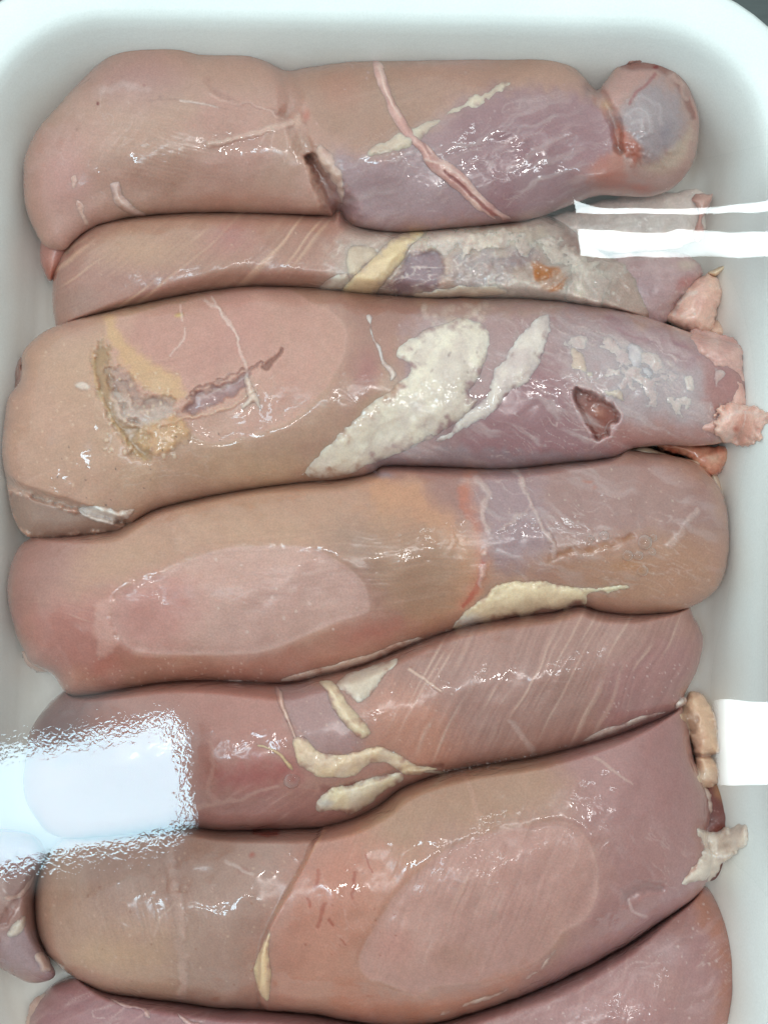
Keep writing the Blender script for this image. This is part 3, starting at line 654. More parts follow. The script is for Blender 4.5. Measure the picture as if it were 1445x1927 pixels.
patch(B3, L3, 'membrane', [(1045,605),(1100,600),(1160,620),(1230,640),(1300,690),(1335,710),(1325,770),(1290,800),(1230,790),(1180,765),(1130,725),(1085,690),(1050,650)], .0007, (210,198,190), (188,170,170), seed=28, rough=12, ragged=.8, lump=.0006, fade=34, grow=.7, mat=M_skin)
patch(B3, L3, 'fascia', [(1340,690),(1372,702),(1352,740),(1340,780),(1322,812),(1316,800),(1328,760),(1338,725)], .0007, (206,188,180), (190,160,156), seed=19, rough=5)
patch(B3, L3, 'membrane', [(700,898),(712,884),(760,878),(850,882),(905,884),(850,889),(770,889),(725,895)], .0009, (214,196,186), (196,168,162), seed=20, rough=3, mat=M_skin)
# ragged end
patch(B3, L3, 'skin_flap', [(1296,620),(1345,628),(1396,646),(1404,690),(1414,730),(1424,772),(1404,768),(1392,720),(1372,700),(1340,690),(1310,660)], .0024, (206,172,162), (190,146,138), seed=21, ragged=.8, power=.36, lump=.0007, z=lambda X, Y: np.maximum(B3.at(X, Y) - .0006, .018 + (X - 1392) * 1.76e-4), mat=M_skin, rough=7, bottom=True)
patch(B3, L3, 'skin_flap', [(1376,700),(1398,715),(1408,760),(1412,800),(1392,812),(1362,826),(1330,822),(1322,800),(1352,780),(1372,745)], .0022, (214,178,166), (196,150,140), seed=27, ragged=.8, power=.36, lump=.0007, z=lambda X, Y: np.maximum(B3.at(X, Y) - .0008, .018 + (X - 1392) * 1.76e-4), mat=M_skin, rough=7, bottom=True)
patch(B3, L3, 'skin_flap', [(1352,770),(1390,758),(1425,765),(1455,780),(1440,800),(1428,828),(1398,836),(1360,832),(1345,805)], .0045, (222,192,178), (208,166,152), seed=22, ragged=.8, power=.36, lump=.0007, z=lambda X, Y: np.maximum(B3.at(X, Y) + .0004, .019 + (X - 1392) * 1.76e-4), rough=8, bottom=True, mat=M_skin,
      paint=lambda b: (b.blob(1382,808,12,10,(190,110,96),.8), b.stroke([(1360,790),(1390,775),(1430,780)],4,3,(236,214,204),.7)))
patch(B3, L3, 'skin_flap', [(1235,835),(1290,828),(1330,835),(1372,842),(1366,870),(1345,895),(1315,892),(1290,862),(1245,850)], .0038, (208,160,134), (186,112,88), seed=23, ragged=.8, power=.36, lump=.0007, z=.011, rough=7, bottom=True, mat=M_skin,
      paint=lambda b: (b.blob(1268,848,28,9,(150,60,40),.85), b.blob(1340,860,22,16,(222,190,164),.7)))
patch(B3, L3, 'bone_end', [(1182,848),(1208,840),(1240,850),(1280,862),(1316,868),(1316,884),(1290,884),(1245,870),(1205,860)], .0042, (226,206,178), (214,186,156), seed=24, z=.0125, rough=2, bottom=True)
patch(B3, L3, 'tendon', [(1328,884),(1345,884),(1356,905),(1364,930),(1360,948),(1350,940),(1340,915)], .0030, (222,198,176), seed=25, z=.0085, rough=2, bottom=True)
patch(B3, L3, 'meat_flap', [(40,668),(52,690),(56,720),(42,742),(28,745),(24,720),(30,690)], .006, (160,132,124), (150,116,104), seed=26, z=.010, rough=5, bottom=True, mat=M_skin)

# ================================================================== leg 4
p4 = [(15,1120),(17,1080),(30,1040),(52,1016),(100,990),(180,960),(300,930),(450,900),(600,870),(720,850),(900,840),(1100,838),(1190,846),(1292,864),(1330,888),(1358,928),(1371,990),
      (1367,1060),(1346,1110),(1292,1146),(1200,1157),(1130,1151),(1090,1140),(1040,1152),(960,1162),(870,1180),(800,1203),(740,1228),(680,1252),(600,1272),
      (530,1286),(400,1281),(300,1286),(220,1300),(150,1310),(122,1302),(98,1268),(60,1250),(46,1225),(27,1180)]
B4 = Blob(p4, .0150, .0160, seed=4, power=.58)
B4.squeeze(B3)
B4.base((190,150,128),(184,142,130),160,.8)
B4.poly([(20,1020),(150,960),(220,1000),(140,1050),(80,1110),(20,1180)], (168,124,114), .75, feather=18, warp=10)
B4.poly([(200,1010),(400,930),(700,900),(700,1030),(400,1040),(240,1090),(140,1120)], (196,160,132), .6, feather=30, warp=12)
B4.poly([(50,1150),(200,1120),(230,1240),(180,1300),(110,1290),(60,1240)], (196,136,126), .7, feather=26, warp=12)
B4.blob(150,1280,70,40,(196,140,114),.6); B4.blob(210,1250,50,40,(198,124,106),.5)
B4.poly([(230,1230),(500,1230),(700,1160),(860,1170),(760,1210),(600,1265),(300,1290)], (182,126,108), .7, feather=18, warp=10)
B4.blob(700,1190,110,30,(180,102,88),.45,rot=-18)
B4.poly([(700,900),(790,905),(840,960),(880,1010),(900,1060),(900,1110),(860,1160),(780,1170),(720,1100),(700,1000)], (206,154,116), .75, feather=18, warp=14)
B4.poly([(640,990),(760,980),(850,1030),(870,1090),(830,1150),(760,1160),(690,1090),(640,1040)], (158,132,114), .6, feather=26, warp=12)
B4.poly([(700,868),(860,850),(900,900),(890,960),(840,960),(790,905),(720,895)], (160,118,110), .8, feather=12, warp=8)
B4.blob(720,895,30,12,(140,134,146),.7)
B4.stroke([(890,890),(886,940),(900,985),(908,1030),(910,1070),(895,1110),(870,1140)], 16, 12, (208,146,118), .7, warp=10)
B4.stroke([(875,925),(882,965),(905,995)], 10, 8, (186,104,82), .5, warp=10); B4.stroke([(910,1060),(900,1100),(872,1140)], 5, 4, (186,70,54), .6, warp=6, broken=.3)
B4.poly([(915,880),(1100,850),(1250,870),(1340,930),(1350,1000),(1200,1040),(1050,1060),(930,1060),(905,960)], (164,132,128), .8, feather=22, warp=14)
B4.poly([(905,900),(1000,890),(1020,960),(1030,1030),(940,1070),(915,1000)], (166,144,152), .6, feather=20, warp=10)
B4.poly([(1050,1040),(1200,1010),(1330,1020),(1350,1090),(1280,1145),(1130,1150),(1050,1090)], (186,146,120), .8, feather=24, warp=12)
B4.stroke([(1040,1052),(1080,1040),(1130,1030),(1190,1010)], 8, 5, (176,118,76), .65, warp=8, broken=.3, z=-.0004)
B4.blob(1180,1065,60,25,(192,140,96),.5); B4.blob(1105,905,12,7,(184,100,66),.7,warp=12); B4.blob(1120,918,8,8,(184,100,66),.6,warp=8)
B4.blob(1240,900,90,40,(176,134,124),.5)
for q, w_, a_ in (([(970,880),(990,930),(1015,980),(1035,1020),(1040,1050)],5,.6), ([(900,900),(920,930),(905,960),(920,1000)],7,.6), ([(1000,945),(975,975),(940,1000)],4,.4), ([(1260,1030),(1280,1000),(1310,960)],6,.5), ([(910,1070),(905,1100)],6,.6)):
    B4.stroke(q, w_, w_*.7, (206,186,178), a_, warp=8, z=.0004, broken=.3)
B4.blob(905,1080,8,14,(226,186,172),.8,z=.0006); B4.blob(910,1040,9,9,(222,196,186),.8,z=.0006)
cp4 = [(212,1135),(225,1115),(262,1095),(300,1082),(350,1056),(400,1038),(440,1030),(490,1027),(560,1029),(600,1036),(640,1058),(672,1082),(690,1110),(695,1140),(690,1153),(650,1165),(600,1185),(560,1203),(510,1222),(440,1232),(350,1232),(260,1226),(225,1200),(210,1165)]
m = B4.poly(cp4, (212,178,168), .75, feather=2.5, warp=2, wet=.12)
B4.Z -= .0005 * B4.poly(cp4, None, 1, feather=11.9, warp=0)
B4.Z += .00004 * B4.stroke(cp4 + [cp4[0]], 2.4, 2.4, (216,186,172), .15, warp=2, soft=.8)
B4.poly([(225,1110),(330,1080),(370,1130),(340,1200),(270,1225),(220,1180)], (196,138,130), .6, feather=24)
B4.poly([(180,1140),(215,1130),(208,1170),(225,1210),(190,1235),(178,1190)], (216,176,164), .6, feather=6, warp=5, z=.0003)
B4.fibres(B4.blob(160,1120,150,110,a=1), 8, (222,190,166), .45, 6, 130)
B4.fibres(B4.blob(480,1130,220,90,a=.6), 12, (222,196,186), .35, 8, 150)
B4.specks(380,1040,680,1200,12,(228,210,200),2,4,.6,seed=11); B4.specks(100,1240,500,1300,60,(226,200,186),1.3,2.6,.6,seed=12); B4.specks(920,880,1340,1140,60,(216,196,182),1.3,2.8,.5,seed=13)
B4.blob(1035,1033,2.5,2.5,(90,70,60),.8,warp=0)
B4.veil(B4.poly([(900,880),(1200,860),(1350,950),(1340,1090),(1100,1120),(920,1060)], None, 1, feather=24), 20, a=.3); B4.veil(B4.blob(450,1060,420,160,a=1,rot=-10), 10, (214,180,160), .18, seed=2); B4.fibres(B4.blob(700,1060,640,180,a=1), -4, (216,186,168), .3, 7, 150, thr2=.82, grain=.12); B4.mottle(.06, 10)
L4 = leg('chicken leg fourth from top, pale oval patch at left, cream fat ridge at lower right')
B4.build('meat', M_meat, L4, floor=.002)
patch(B4, L4, 'fat_strip', [(845,1186),(862,1165),(885,1145),(905,1125),(940,1105),(980,1092),(1020,1090),(1060,1100),(1110,1104),(1150,1098),(1185,1100),(1192,1108),(1150,1116),(1110,1122),(1100,1140),(1060,1146),(1020,1150),(960,1162),(900,1176)], .0026, (230,216,184), (222,204,172), seed=31, rough=9, lump=.0006,
      paint=lambda b: b.blob(880,1172,50,22,(226,228,222),.9))
patch(B4, L4, 'fascia', [(520,1278),(600,1255),(680,1232),(760,1205),(830,1188),(850,1186),(800,1206),(740,1228),(680,1252),(610,1272),(540,1286),(440,1284),(400,1280),(460,1280)], .0013, (216,198,182), (204,176,160), seed=32, rough=3)
patch(B4, L4, 'fat_lump', [(42,1225),(62,1230),(85,1245),(92,1262),(70,1262),(50,1250)], .0035, (206,176,160), (190,154,140), seed=33, z=.0125, bottom=True)

# ================================================================== leg 2
p2 = [(99,560),(103,510),(125,460),(160,425),(215,395),(300,375),(450,365),(620,375),(760,395),(900,395),(1000,395),(1060,420),(1100,450),(1140,480),(1200,500),(1230,540),(1230,600),(1180,640),
      (1000,640),(800,630),(600,620),(400,610),(300,620),(200,640),(120,640),(104,610)]
B2 = Blob(p2, .0120, .0160, seed=2, power=.58)
B2.squeeze(B1); B2.squeeze(B3)
B2.base((184,146,126),(180,138,126),150,.8)
B2.blob(250,470,150,60,(198,164,138),.7); B2.blob(440,450,90,55,(180,120,116),.6); B2.blob(560,440,120,60,(170,122,104),.6); B2.blob(150,570,60,50,(168,142,130),.6)
B2.poly([(660,430),(760,420),(900,400),(1050,410),(1150,470),(1230,540),(1180,600),(640,600),(620,520)], (196,178,166), .9, feather=18, warp=14)
B2.poly([(760,490),(800,470),(830,480),(830,520),(800,550),(740,550)], (148,124,134), .85, feather=9, warp=12, z=-.0012)
B2.poly([(850,500),(900,470),(960,490),(960,530),(900,545),(860,540)], (176,166,168), .7, feather=10, warp=16, spotty=.4)
B2.poly([(780,430),(900,420),(1000,425),(1050,450),(980,470),(880,455),(800,460)], (214,200,182), .75, feather=8, warp=14, spotty=.3, z=.0006)
B2.poly([(960,470),(1000,470),(1000,500),(960,500)], (150,136,146), .5, feather=10, warp=10)
B2.poly([(900,540),(1000,530),(1080,530),(1130,560),(1100,590),(900,580)], (218,212,202), .7, feather=10, warp=14, spotty=.25, z=.0008)
B2.poly([(1000,496),(1030,500),(1060,506),(1066,525),(1050,545),(1020,545),(1002,520)], (194,128,72), .95, feather=5, warp=7, z=.0002)
B2.blob(1035,528,24,16,(176,104,46),.5)
B2.poly([(1040,420),(1100,450),(1080,480),(1040,470)], (170,134,124), .6, feather=8, warp=10)
B2.Z += .0009 * fbm(B2.X, B2.Y, 34, 77, 4) * sstep(640, 760, B2.X)
B2.fibres(B2.poly([(100,420),(600,380),(640,500),(560,560),(100,620)], None, 1, feather=30), -52, (224,192,166), .6, 7, 170, bend=.5, thr2=.6)
B2.specks(130,430,650,560,40,(214,180,160),1.3,2.6,.5,seed=21); B2.specks(700,420,1180,580,90,(230,222,212),1.5,4,.6,z=.0002,seed=22)
B2.veil(B2.poly([(680,420),(1180,420),(1230,600),(680,600)], None, 1, feather=20), -20, (222,212,200), .6, long=60, wide=20, z=5e-4); B2.mottle(.06, 9)
L2 = leg('second chicken leg from top, narrow, with yellow tendon, orange spot and ragged right end')
B2.build('meat', M_meat, L2, floor=.002)
patch(B2, L2, 'tendon', [(640,556),(655,530),(680,505),(705,482),(730,455),(755,438),(785,432),(800,440),(775,462),(762,485),(742,512),(712,545),(700,560),(665,562)], .0034, (226,208,166), (214,194,160), seed=41, rough=4)
patch(B2, L2, 'fat_lump', [(655,470),(675,458),(700,462),(712,480),(690,500),(670,520),(650,510)], .0018, (206,196,176), (196,180,160), seed=42)
patch(B2, L2, 'fat_lump', [(590,548),(610,530),(630,518),(652,512),(660,525),(645,545),(630,560),(600,560)], .0018, (214,210,196), (200,192,178), seed=43)
patch(B2, L2, 'membrane', [(800,440),(860,425),(930,420),(1000,428),(1040,450),(1090,470),(1130,500),(1150,540),(1150,575),(1100,590),(1060,560),(1070,520),(1030,490),(980,480),(920,470),(880,485),(840,500),(820,480)], .0010, (216,206,192), (190,176,168), seed=40, rough=12, ragged=1.0, lump=.0009, fade=22, mat=M_skin)
patch(B2, L2, 'fat_lump', [(740,556),(790,545),(860,540),(930,536),(960,548),(930,562),(850,566),(770,565)], .0012, (220,206,186), (204,186,168), seed=44, rough=8)
patch(B2, L2, 'skin_flap', [(1010,425),(1060,398),(1115,385),(1170,368),(1210,358),(1260,362),(1318,356),(1324,400),(1316,450),(1260,470),(1180,478),(1110,470),(1060,446)], .0042, (214,202,192), (196,180,172), seed=45, ragged=.3, power=.42, lump=.0003, z=lambda X, Y: .012 - (X - 1040) * 5e-6, rough=7, bottom=True, mat=M_skin,
      paint=lambda b: (b.poly([(1100,410),(1300,400),(1300,430),(1120,438)], (196,186,180), .6, 10), b.specks(1050,380,1310,435,60,(226,220,212),1.5,3,.5)))
patch(B2, L2, 'skin_flap', [(1298,372),(1336,366),(1336,382),(1322,410),(1325,440),(1312,460),(1300,440),(1312,410),(1306,390)], .0022, (190,150,136), (170,122,112), seed=46, ragged=.8, power=.36, lump=.0007, z=.0125, rough=4, bottom=True, mat=M_skin)
patch(B2, L2, 'knuckle', [(1110,520),(1125,495),(1160,480),(1230,472),(1290,480),(1318,500),(1310,530),(1285,560),(1260,590),(1240,612),(1180,610),(1130,590),(1110,560)], .0100, (190,164,164), (178,150,150), seed=47, z=.0105, rough=7, bottom=True, mat=M_skin, power=.6,
      paint=lambda b: (b.blob(1200,545,60,40,(170,144,150),.7), b.blob(1290,500,30,20,(222,206,190),.8), b.blob(1285,535,30,16,(196,130,126),.8,rot=-30), b.blob(1160,500,30,16,(212,196,184),.6), b.specks(1120,480,1310,600,50,(222,206,200),1.5,3,.5)))
patch(B2, L2, 'fat_lump', [(1262,575),(1280,545),(1310,522),(1335,515),(1352,530),(1358,560),(1345,600),(1335,625),(1300,625),(1262,612),(1250,595)], .0065, (228,196,178), (218,178,164), seed=48, z=.0100, rough=8, bottom=True, mat=M_skin,
      paint=lambda b: (b.blob(1315,570,24,24,(222,168,158),.6), b.stroke([(1268,590),(1285,560),(1310,550)],4,3,(240,224,214),.8), b.specks(1260,520,1360,620,30,(240,226,214),1.5,3,.7)))
patch(B2, L2, 'fat_lump', [(1322,610),(1348,600),(1372,612),(1372,638),(1350,642),(1326,632)], .0040, (226,196,176), (214,180,160), seed=49, z=.0085, rough=5, bottom=True, sm=2)
patch(B2, L2, 'tendon', [(1330,512),(1348,504),(1374,487),(1382,494),(1368,506),(1346,520)], .0028, (222,200,172), seed=50, z=.010, rough=1.5, bottom=True)

# ================================================================== leg 5
p5 = [(48,1430),(56,1380),(80,1340),(120,1300),(200,1260),(400,1230),(600,1210),(720,1180),(850,1140),(1000,1110),(1150,1100),(1270,1115),(1306,1162),(1322,1200),(1316,1242),(1302,1280),
      (1286,1310),(1286,1328),(1248,1350),(1180,1377),(1100,1402),(1000,1427),(900,1442),(830,1457),(760,1482),(720,1512),(690,1530),(650,1546),(600,1557),(520,1561),(420,1563),(340,1557),(220,1572),(110,1575),(60,1530),(44,1480)]
B5 = Blob(p5, .0118, .0178, seed=5, power=.58)
B5.squeeze(B4)
B5.base((178,136,122),(184,138,126),150,.8)
B5.poly([(60,1330),(140,1290),(200,1300),(180,1380),(100,1420),(50,1400)], (110,82,86), .75, feather=24, warp=14)
B5.poly([(200,1300),(520,1290),(560,1400),(500,1500),(340,1500),(200,1420)], (180,128,118), .7, feather=30, warp=14)
B5.poly([(525,1290),(610,1290),(640,1340),(680,1400),(640,1415),(590,1410),(560,1380),(540,1340)], (172,142,142), .7, feather=10, warp=6)
B5.poly([(400,1470),(450,1440),(540,1430),(570,1450),(540,1480),(460,1490)], (166,80,80), .6, feather=18, warp=10)
B5.poly([(640,1480),(600,1478),(620,1490),(700,1470)], (130,70,60), .6, feather=8, warp=6)
B5.poly([(340,1520),(460,1500),(600,1490),(640,1540),(520,1562),(340,1560)], (172,124,118), .7, feather=14)
B5.poly([(700,1330),(820,1300),(860,1400),(820,1450),(740,1420)], (206,150,126), .65, feather=30, warp=12)
B5.poly([(760,1250),(900,1190),(1200,1140),(1310,1200),(1300,1300),(1100,1390),(900,1430),(860,1350)], (170,134,124), .75, feather=30, warp=10)
B5.poly([(1150,1260),(1310,1200),(1290,1330),(1150,1380)], (176,130,130), .6, feather=20)
B5.fibres(B5.poly([(700,1240),(900,1150),(1300,1130),(1330,1250),(1200,1370),(900,1440),(780,1400)], None, 1, feather=24), -60, (220,192,176), .65, 5.5, 190, bend=.1, thr2=.58, grain=.2)
B5.fibres(B5.poly([(420,1500),(620,1480),(640,1550),(440,1565)], None, 1, feather=16), -60, (214,176,166), .5, 6, 60, bend=1)
B5.stroke([(770,1260),(800,1280),(830,1300)], 3, 2, (222,196,180), .7, z=.0003); B5.stroke([(960,1360),(990,1395),(1003,1420)], 5, 4, (206,184,176), .45, warp=6)
B5.stroke([(395,1395),(400,1440),(390,1490),(410,1505)], 4, 4, (196,154,142), .55, warp=5); B5.stroke([(350,1530),(400,1512),(440,1506),(520,1480)], 6, 3, (206,170,158), .5, warp=6)
B5.specks(1130,1250,1300,1370,50,(222,200,196),1.3,2.4,.6,seed=31); B5.specks(560,1230,860,1500,50,(222,196,182),1.4,3,.5,seed=32)
B5.stroke([(640,1484),(690,1470),(760,1448),(830,1440)], 5, 4, (120,64,56), .5, warp=5, z=-.001)
B5.veil(B5.blob(300,1420,260,120,a=1), -30, (204,166,158), .25); B5.veil(B5.blob(1050,1260,260,110,a=1), -30, (196,164,156), .15, seed=2); B5.mottle(.06, 10)
L5 = leg('fifth chicken leg from top, finely striped at right, branching cream fat in its middle')
B5.build('meat', M_meat, L5, floor=.002)
patch(B5, L5, 'fat_strip', [(596,1282),(625,1278),(642,1298),(660,1325),(680,1352),(702,1378),(690,1390),(668,1384),(645,1362),(628,1335),(615,1305)], .0022, (224,212,184), (212,196,168), seed=51, rough=6)
patch(B5, L5, 'fat_lump', [(628,1290),(652,1268),(690,1252),(725,1236),(752,1232),(748,1250),(722,1272),(708,1300),(690,1318),(674,1326),(655,1312)], .0017, (214,208,194), (202,192,174), seed=52, rough=5)
patch(B5, L5, 'fat_strip', [(550,1395),(560,1386),(580,1392),(605,1412),(640,1420),(680,1408),(715,1402),(745,1418),(790,1440),(830,1446),(800,1460),(765,1460),(738,1442),(705,1440),(660,1462),(610,1464),(570,1450),(556,1425)], .0024, (222,202,170), (214,196,176), seed=53, rough=6, lump=.0007)
patch(B5, L5, 'fat_strip', [(594,1506),(610,1488),(640,1478),(680,1470),(720,1455),(758,1452),(762,1466),(735,1485),(700,1512),(665,1532),(640,1530),(600,1526)], .0026, (228,218,186), (216,208,190), seed=54, rough=6, lump=.0006,
      paint=lambda b: (b.blob(612,1512,22,14,(218,222,214),.8), b.blob(662,1470,8,3,(110,76,30),.9,rot=-20,warp=2)))
patch(B5, L5, 'tendon', [(516,1290),(530,1300),(538,1330),(550,1360),(562,1390),(552,1392),(538,1362),(524,1328)], .0013, (212,182,168), (198,162,150), seed=55, rough=3)
patch(B5, L5, 'tendon', [(472,1404),(492,1399),(520,1408),(542,1428),(558,1450),(548,1452),(530,1432),(508,1414),(485,1408)], .0010, (214,182,140), seed=56, rough=2)
patch(B5, L5, 'fascia', [(840,1452),(920,1436),(1000,1420),(1070,1402),(1120,1376),(1170,1360),(1230,1340),(1255,1342),(1180,1372),(1100,1400),(1005,1426),(920,1440)], .0012, (216,204,192), (204,184,172), seed=57, rough=3)
patch(B5, L5, 'tendon', [(735,1415),(745,1412),(752,1430),(790,1446),(840,1450),(835,1458),(780,1458),(745,1445),(742,1455),(736,1440)], .0012, (222,208,186), seed=58, rough=3)
patch(B5, L5, 'fat_lump', [(1270,1326),(1282,1312),(1291,1312),(1289,1325),(1272,1336)], .0022, (226,216,206), seed=59, rough=2)
# ================================================================== leg 6
p6 = [(66,1710),(72,1650),(96,1600),(150,1560),(300,1520),(600,1490),(800,1410),(1000,1370),(1200,1310),(1270,1310),(1292,1360),(1302,1420),(1318,1462),(1332,1500),(1336,1540),(1330,1580),(1340,1620),(1330,1660),(1300,1695),
      (1250,1730),(1180,1778),(1100,1822),(1000,1868),(900,1903),(820,1925),(740,1932),(660,1922),(580,1908),(500,1902),(420,1898),(340,1888),(260,1878),(200,1868),(150,1845),(105,1812),(76,1770)]
B6 = Blob(p6, .0088, .0208, seed=6, power=.54)
B6.squeeze(B5)
B6.base((180,140,122),(178,136,128),180,.8)
B6.poly([(60,1600),(150,1560),(320,1540),(340,1700),(360,1880),(200,1870),(80,1780)], (190,158,134), .7, feather=40, warp=18)
B6.poly([(300,1560),(600,1540),(560,1680),(500,1780),(480,1880),(340,1880),(330,1700)], (170,140,126), .75, feather=26, warp=12)
B6.poly([(180,1600),(330,1580),(330,1720),(240,1740),(180,1680)], (176,140,130), .5, feather=26, warp=14)
B6.blob(200,1800,130,60,(200,166,134),.6)
# the near lobe lies over the far one along this edge
lobe = [(600,1570),(575,1620),(545,1670),(518,1720),(496,1770),(488,1830),(500,1900)]
ml = B6.poly(lobe + [(640,1950),(1400,1900),(1400,1300),(700,1480)], None, 1, feather=5, warp=3)
B6.Z += .0016 * ml - .0014 * (1 - ml) * sstep(70, 0, seg_dist(B6.X, B6.Y, smooth(lobe, 5, False), False)[0])
B6.stroke([(612,1560),(580,1612),(550,1665),(520,1718)], 3, 3, (196,160,128), .6, warp=2)
B6.poly([(600,1600),(700,1560),(800,1600),(760,1700),(700,1780),(640,1880),(500,1880),(500,1780),(540,1690)], (196,138,114), .7, feather=40, warp=12)
B6.poly([(560,1620),(680,1580),(700,1680),(640,1760),(560,1740)], (194,122,102), .35, feather=40)
B6.poly([(800,1450),(1050,1390),(1100,1480),(1000,1550),(850,1560),(760,1600),(700,1540)], (176,140,114), .8, feather=30, warp=14)
B6.poly([(1050,1400),(1290,1330),(1330,1500),(1320,1680),(1200,1760),(1000,1860),(1120,1700),(1130,1600)], (172,130,128), .8, feather=30, warp=12)
B6.poly([(1000,1870),(1180,1740),(1300,1640),(1310,1690),(1180,1780),(1050,1850)], (176,142,146), .6, feather=16)
cp6 = [(1118,1610),(1124,1650),(1120,1692),(1100,1730),(1060,1752),(1030,1790),(985,1822),(920,1845),(860,1852),(815,1858),(785,1876),(765,1866),(725,1850),(690,1838),(676,1810),(690,1770),(715,1730),(740,1690),(770,1658),(815,1618),(870,1585),(940,1562),(1000,1552),(1050,1546),(1090,1560)]
m = B6.poly(cp6, (198,158,148), .75, feather=2.5, warp=3, wet=.1)
B6.Z -= .0005 * B6.poly(cp6, None, 1, feather=11.9, warp=0)
B6.Z += .00004 * B6.stroke(cp6 + [cp6[0]], 2.6, 2.6, (204,172,158), .18, warp=3, soft=.8)
B6.blob(740,1780,60,60,(192,138,126),.5); B6.blob(860,1800,90,40,(180,140,124),.5)
B6.poly([(640,1840),(780,1880),(900,1860),(1000,1820),(900,1890),(760,1925),(640,1910)], (190,124,96), .55, feather=14, warp=8)
B6.fibres(m, -68, (206,176,166), .35, 10, 120, thr2=.8, grain=.1)
B6.stroke([(320,1600),(318,1640),(335,1700),(340,1760),(345,1820),(340,1880)], 9, 7, (200,172,160), .5, warp=10, broken=.35, z=.0004)
B6.stroke([(330,1700),(300,1730),(292,1760)], 2.5, 2, (206,176,160), .5, warp=4); B6.stroke([(870,1450),(890,1500),(905,1570)], 4, 4, (196,156,136), .4, warp=4); B6.stroke([(1120,1425),(1160,1455),(1190,1475)], 3, 2, (206,180,168), .5, warp=3)
B6.stroke([(1180,1690),(1200,1675),(1240,1668)], 11, 8, (150,112,110), .4, z=-.0022, warp=6, soft=.9); B6.stroke([(1183,1695),(1190,1715),(1215,1725)], 3, 3, (206,184,180), .5, z=.0004)
for q, w_ in (([(600,1640),(592,1668)],3), ([(575,1690),(585,1705)],3), ([(610,1700),(600,1745)],4), ([(668,1640),(665,1690)],3.5), ([(620,1730),(626,1742)],3), ([(690,1610),(700,1640)],2), ([(640,1765),(652,1778)],2)):
    B6.stroke(q, w_, w_*.7, (160,70,44), .65, warp=6)
B6.stroke([(478,1568),(520,1566)], 5, 5, (150,52,34), .75, warp=5); B6.blob(475,1612,9,9,(166,66,40),.75,warp=8); B6.blob(460,1640,20,10,(160,100,88),.5)
B6.stroke([(430,1620),(450,1636),(475,1645)], 5, 3, (206,186,178), .6, warp=6); B6.blob(520,1850,9,14,(170,90,50),.5); B6.blob(405,1880,9,7,(160,96,60),.5)
B6.specks(80,1600,560,1880,60,(214,186,166),1.4,3.4,.5,seed=41); B6.specks(80,1620,560,1880,16,(150,100,76),2,4,.5,seed=42); B6.specks(560,1600,760,1800,14,(160,86,64),1.5,3,.6,seed=43)
B6.blob(683,1643,2.5,2.5,(70,44,44),.9,warp=0); B6.blob(978,1864,2.5,2.5,(70,54,44),.9,warp=0)
B6.veil(B6.blob(1220,1640,150,160,a=1), 60, (200,176,176), .3); B6.veil(B6.blob(300,1720,250,170,a=1), 80, (206,178,162), .25, seed=2); B6.veil(B6.blob(680,1700,200,170,a=1), 60, (206,160,140), .18, seed=3); B6.fibres(B6.blob(900,1640,520,260,a=1), -66, (206,176,160), .28, 7, 150, thr2=.82, grain=.12); B6.fibres(B6.blob(250,1720,260,180,a=1), 75, (206,180,160), .28, 7, 130, thr2=.82, grain=.12); B6.mottle(.06, 10)
L6 = leg('largest chicken leg below the striped one, with red streaks and torn white gristle at right')
B6.build('meat', M_meat, L6, floor=.002)
patch(B6, L6, 'fascia', [(770,1925),(820,1905),(890,1878),(960,1850),(1000,1822),(1030,1795),(1062,1755),(1072,1752),(1055,1790),(1020,1830),(960,1868),(890,1896),(820,1920)], .0008, (206,184,170), (190,156,142), seed=61, rough=4)
patch(B6, L6, 'fat_lump', [(492,1775),(505,1748),(512,1752),(508,1790),(512,1840),(510,1880),(498,1885),(484,1860),(476,1825)], .0018, (220,196,158), (210,182,150), seed=62, rough=3)
patch(B6, L6, 'gristle', [(1298,1556),(1318,1550),(1345,1562),(1375,1556),(1400,1548),(1414,1562),(1410,1585),(1385,1605),(1362,1625),(1345,1650),(1320,1665),(1290,1672),(1268,1665),(1290,1640),(1312,1615),(1318,1590),(1305,1572)], .0066, (216,206,192), (198,182,168), seed=63, ragged=.8, power=.36, lump=.0007, z=lambda X, Y: np.maximum(B6.at(X, Y) - .0030, .0085 + np.clip(X - 1350, 0, None) * 1.5e-4), rough=5, bottom=True,
      paint=lambda b: (b.blob(1365,1590,30,12,(176,160,146),.6,rot=-30), b.stroke([(1310,1600),(1308,1630),(1290,1650)],3,3,(180,110,90),.6), b.stroke([(1315,1600),(1350,1612),(1370,1610)],3,3,(236,230,220),.7,z=.0005)))
patch(B6, L6, 'gristle', [(1316,1478),(1330,1486),(1338,1510),(1336,1535),(1325,1560),(1310,1572),(1306,1550),(1316,1520)], .0040, (200,180,168), (184,158,148), seed=64, ragged=.8, power=.36, lump=.0007, z=.0105, rough=5, bottom=True)

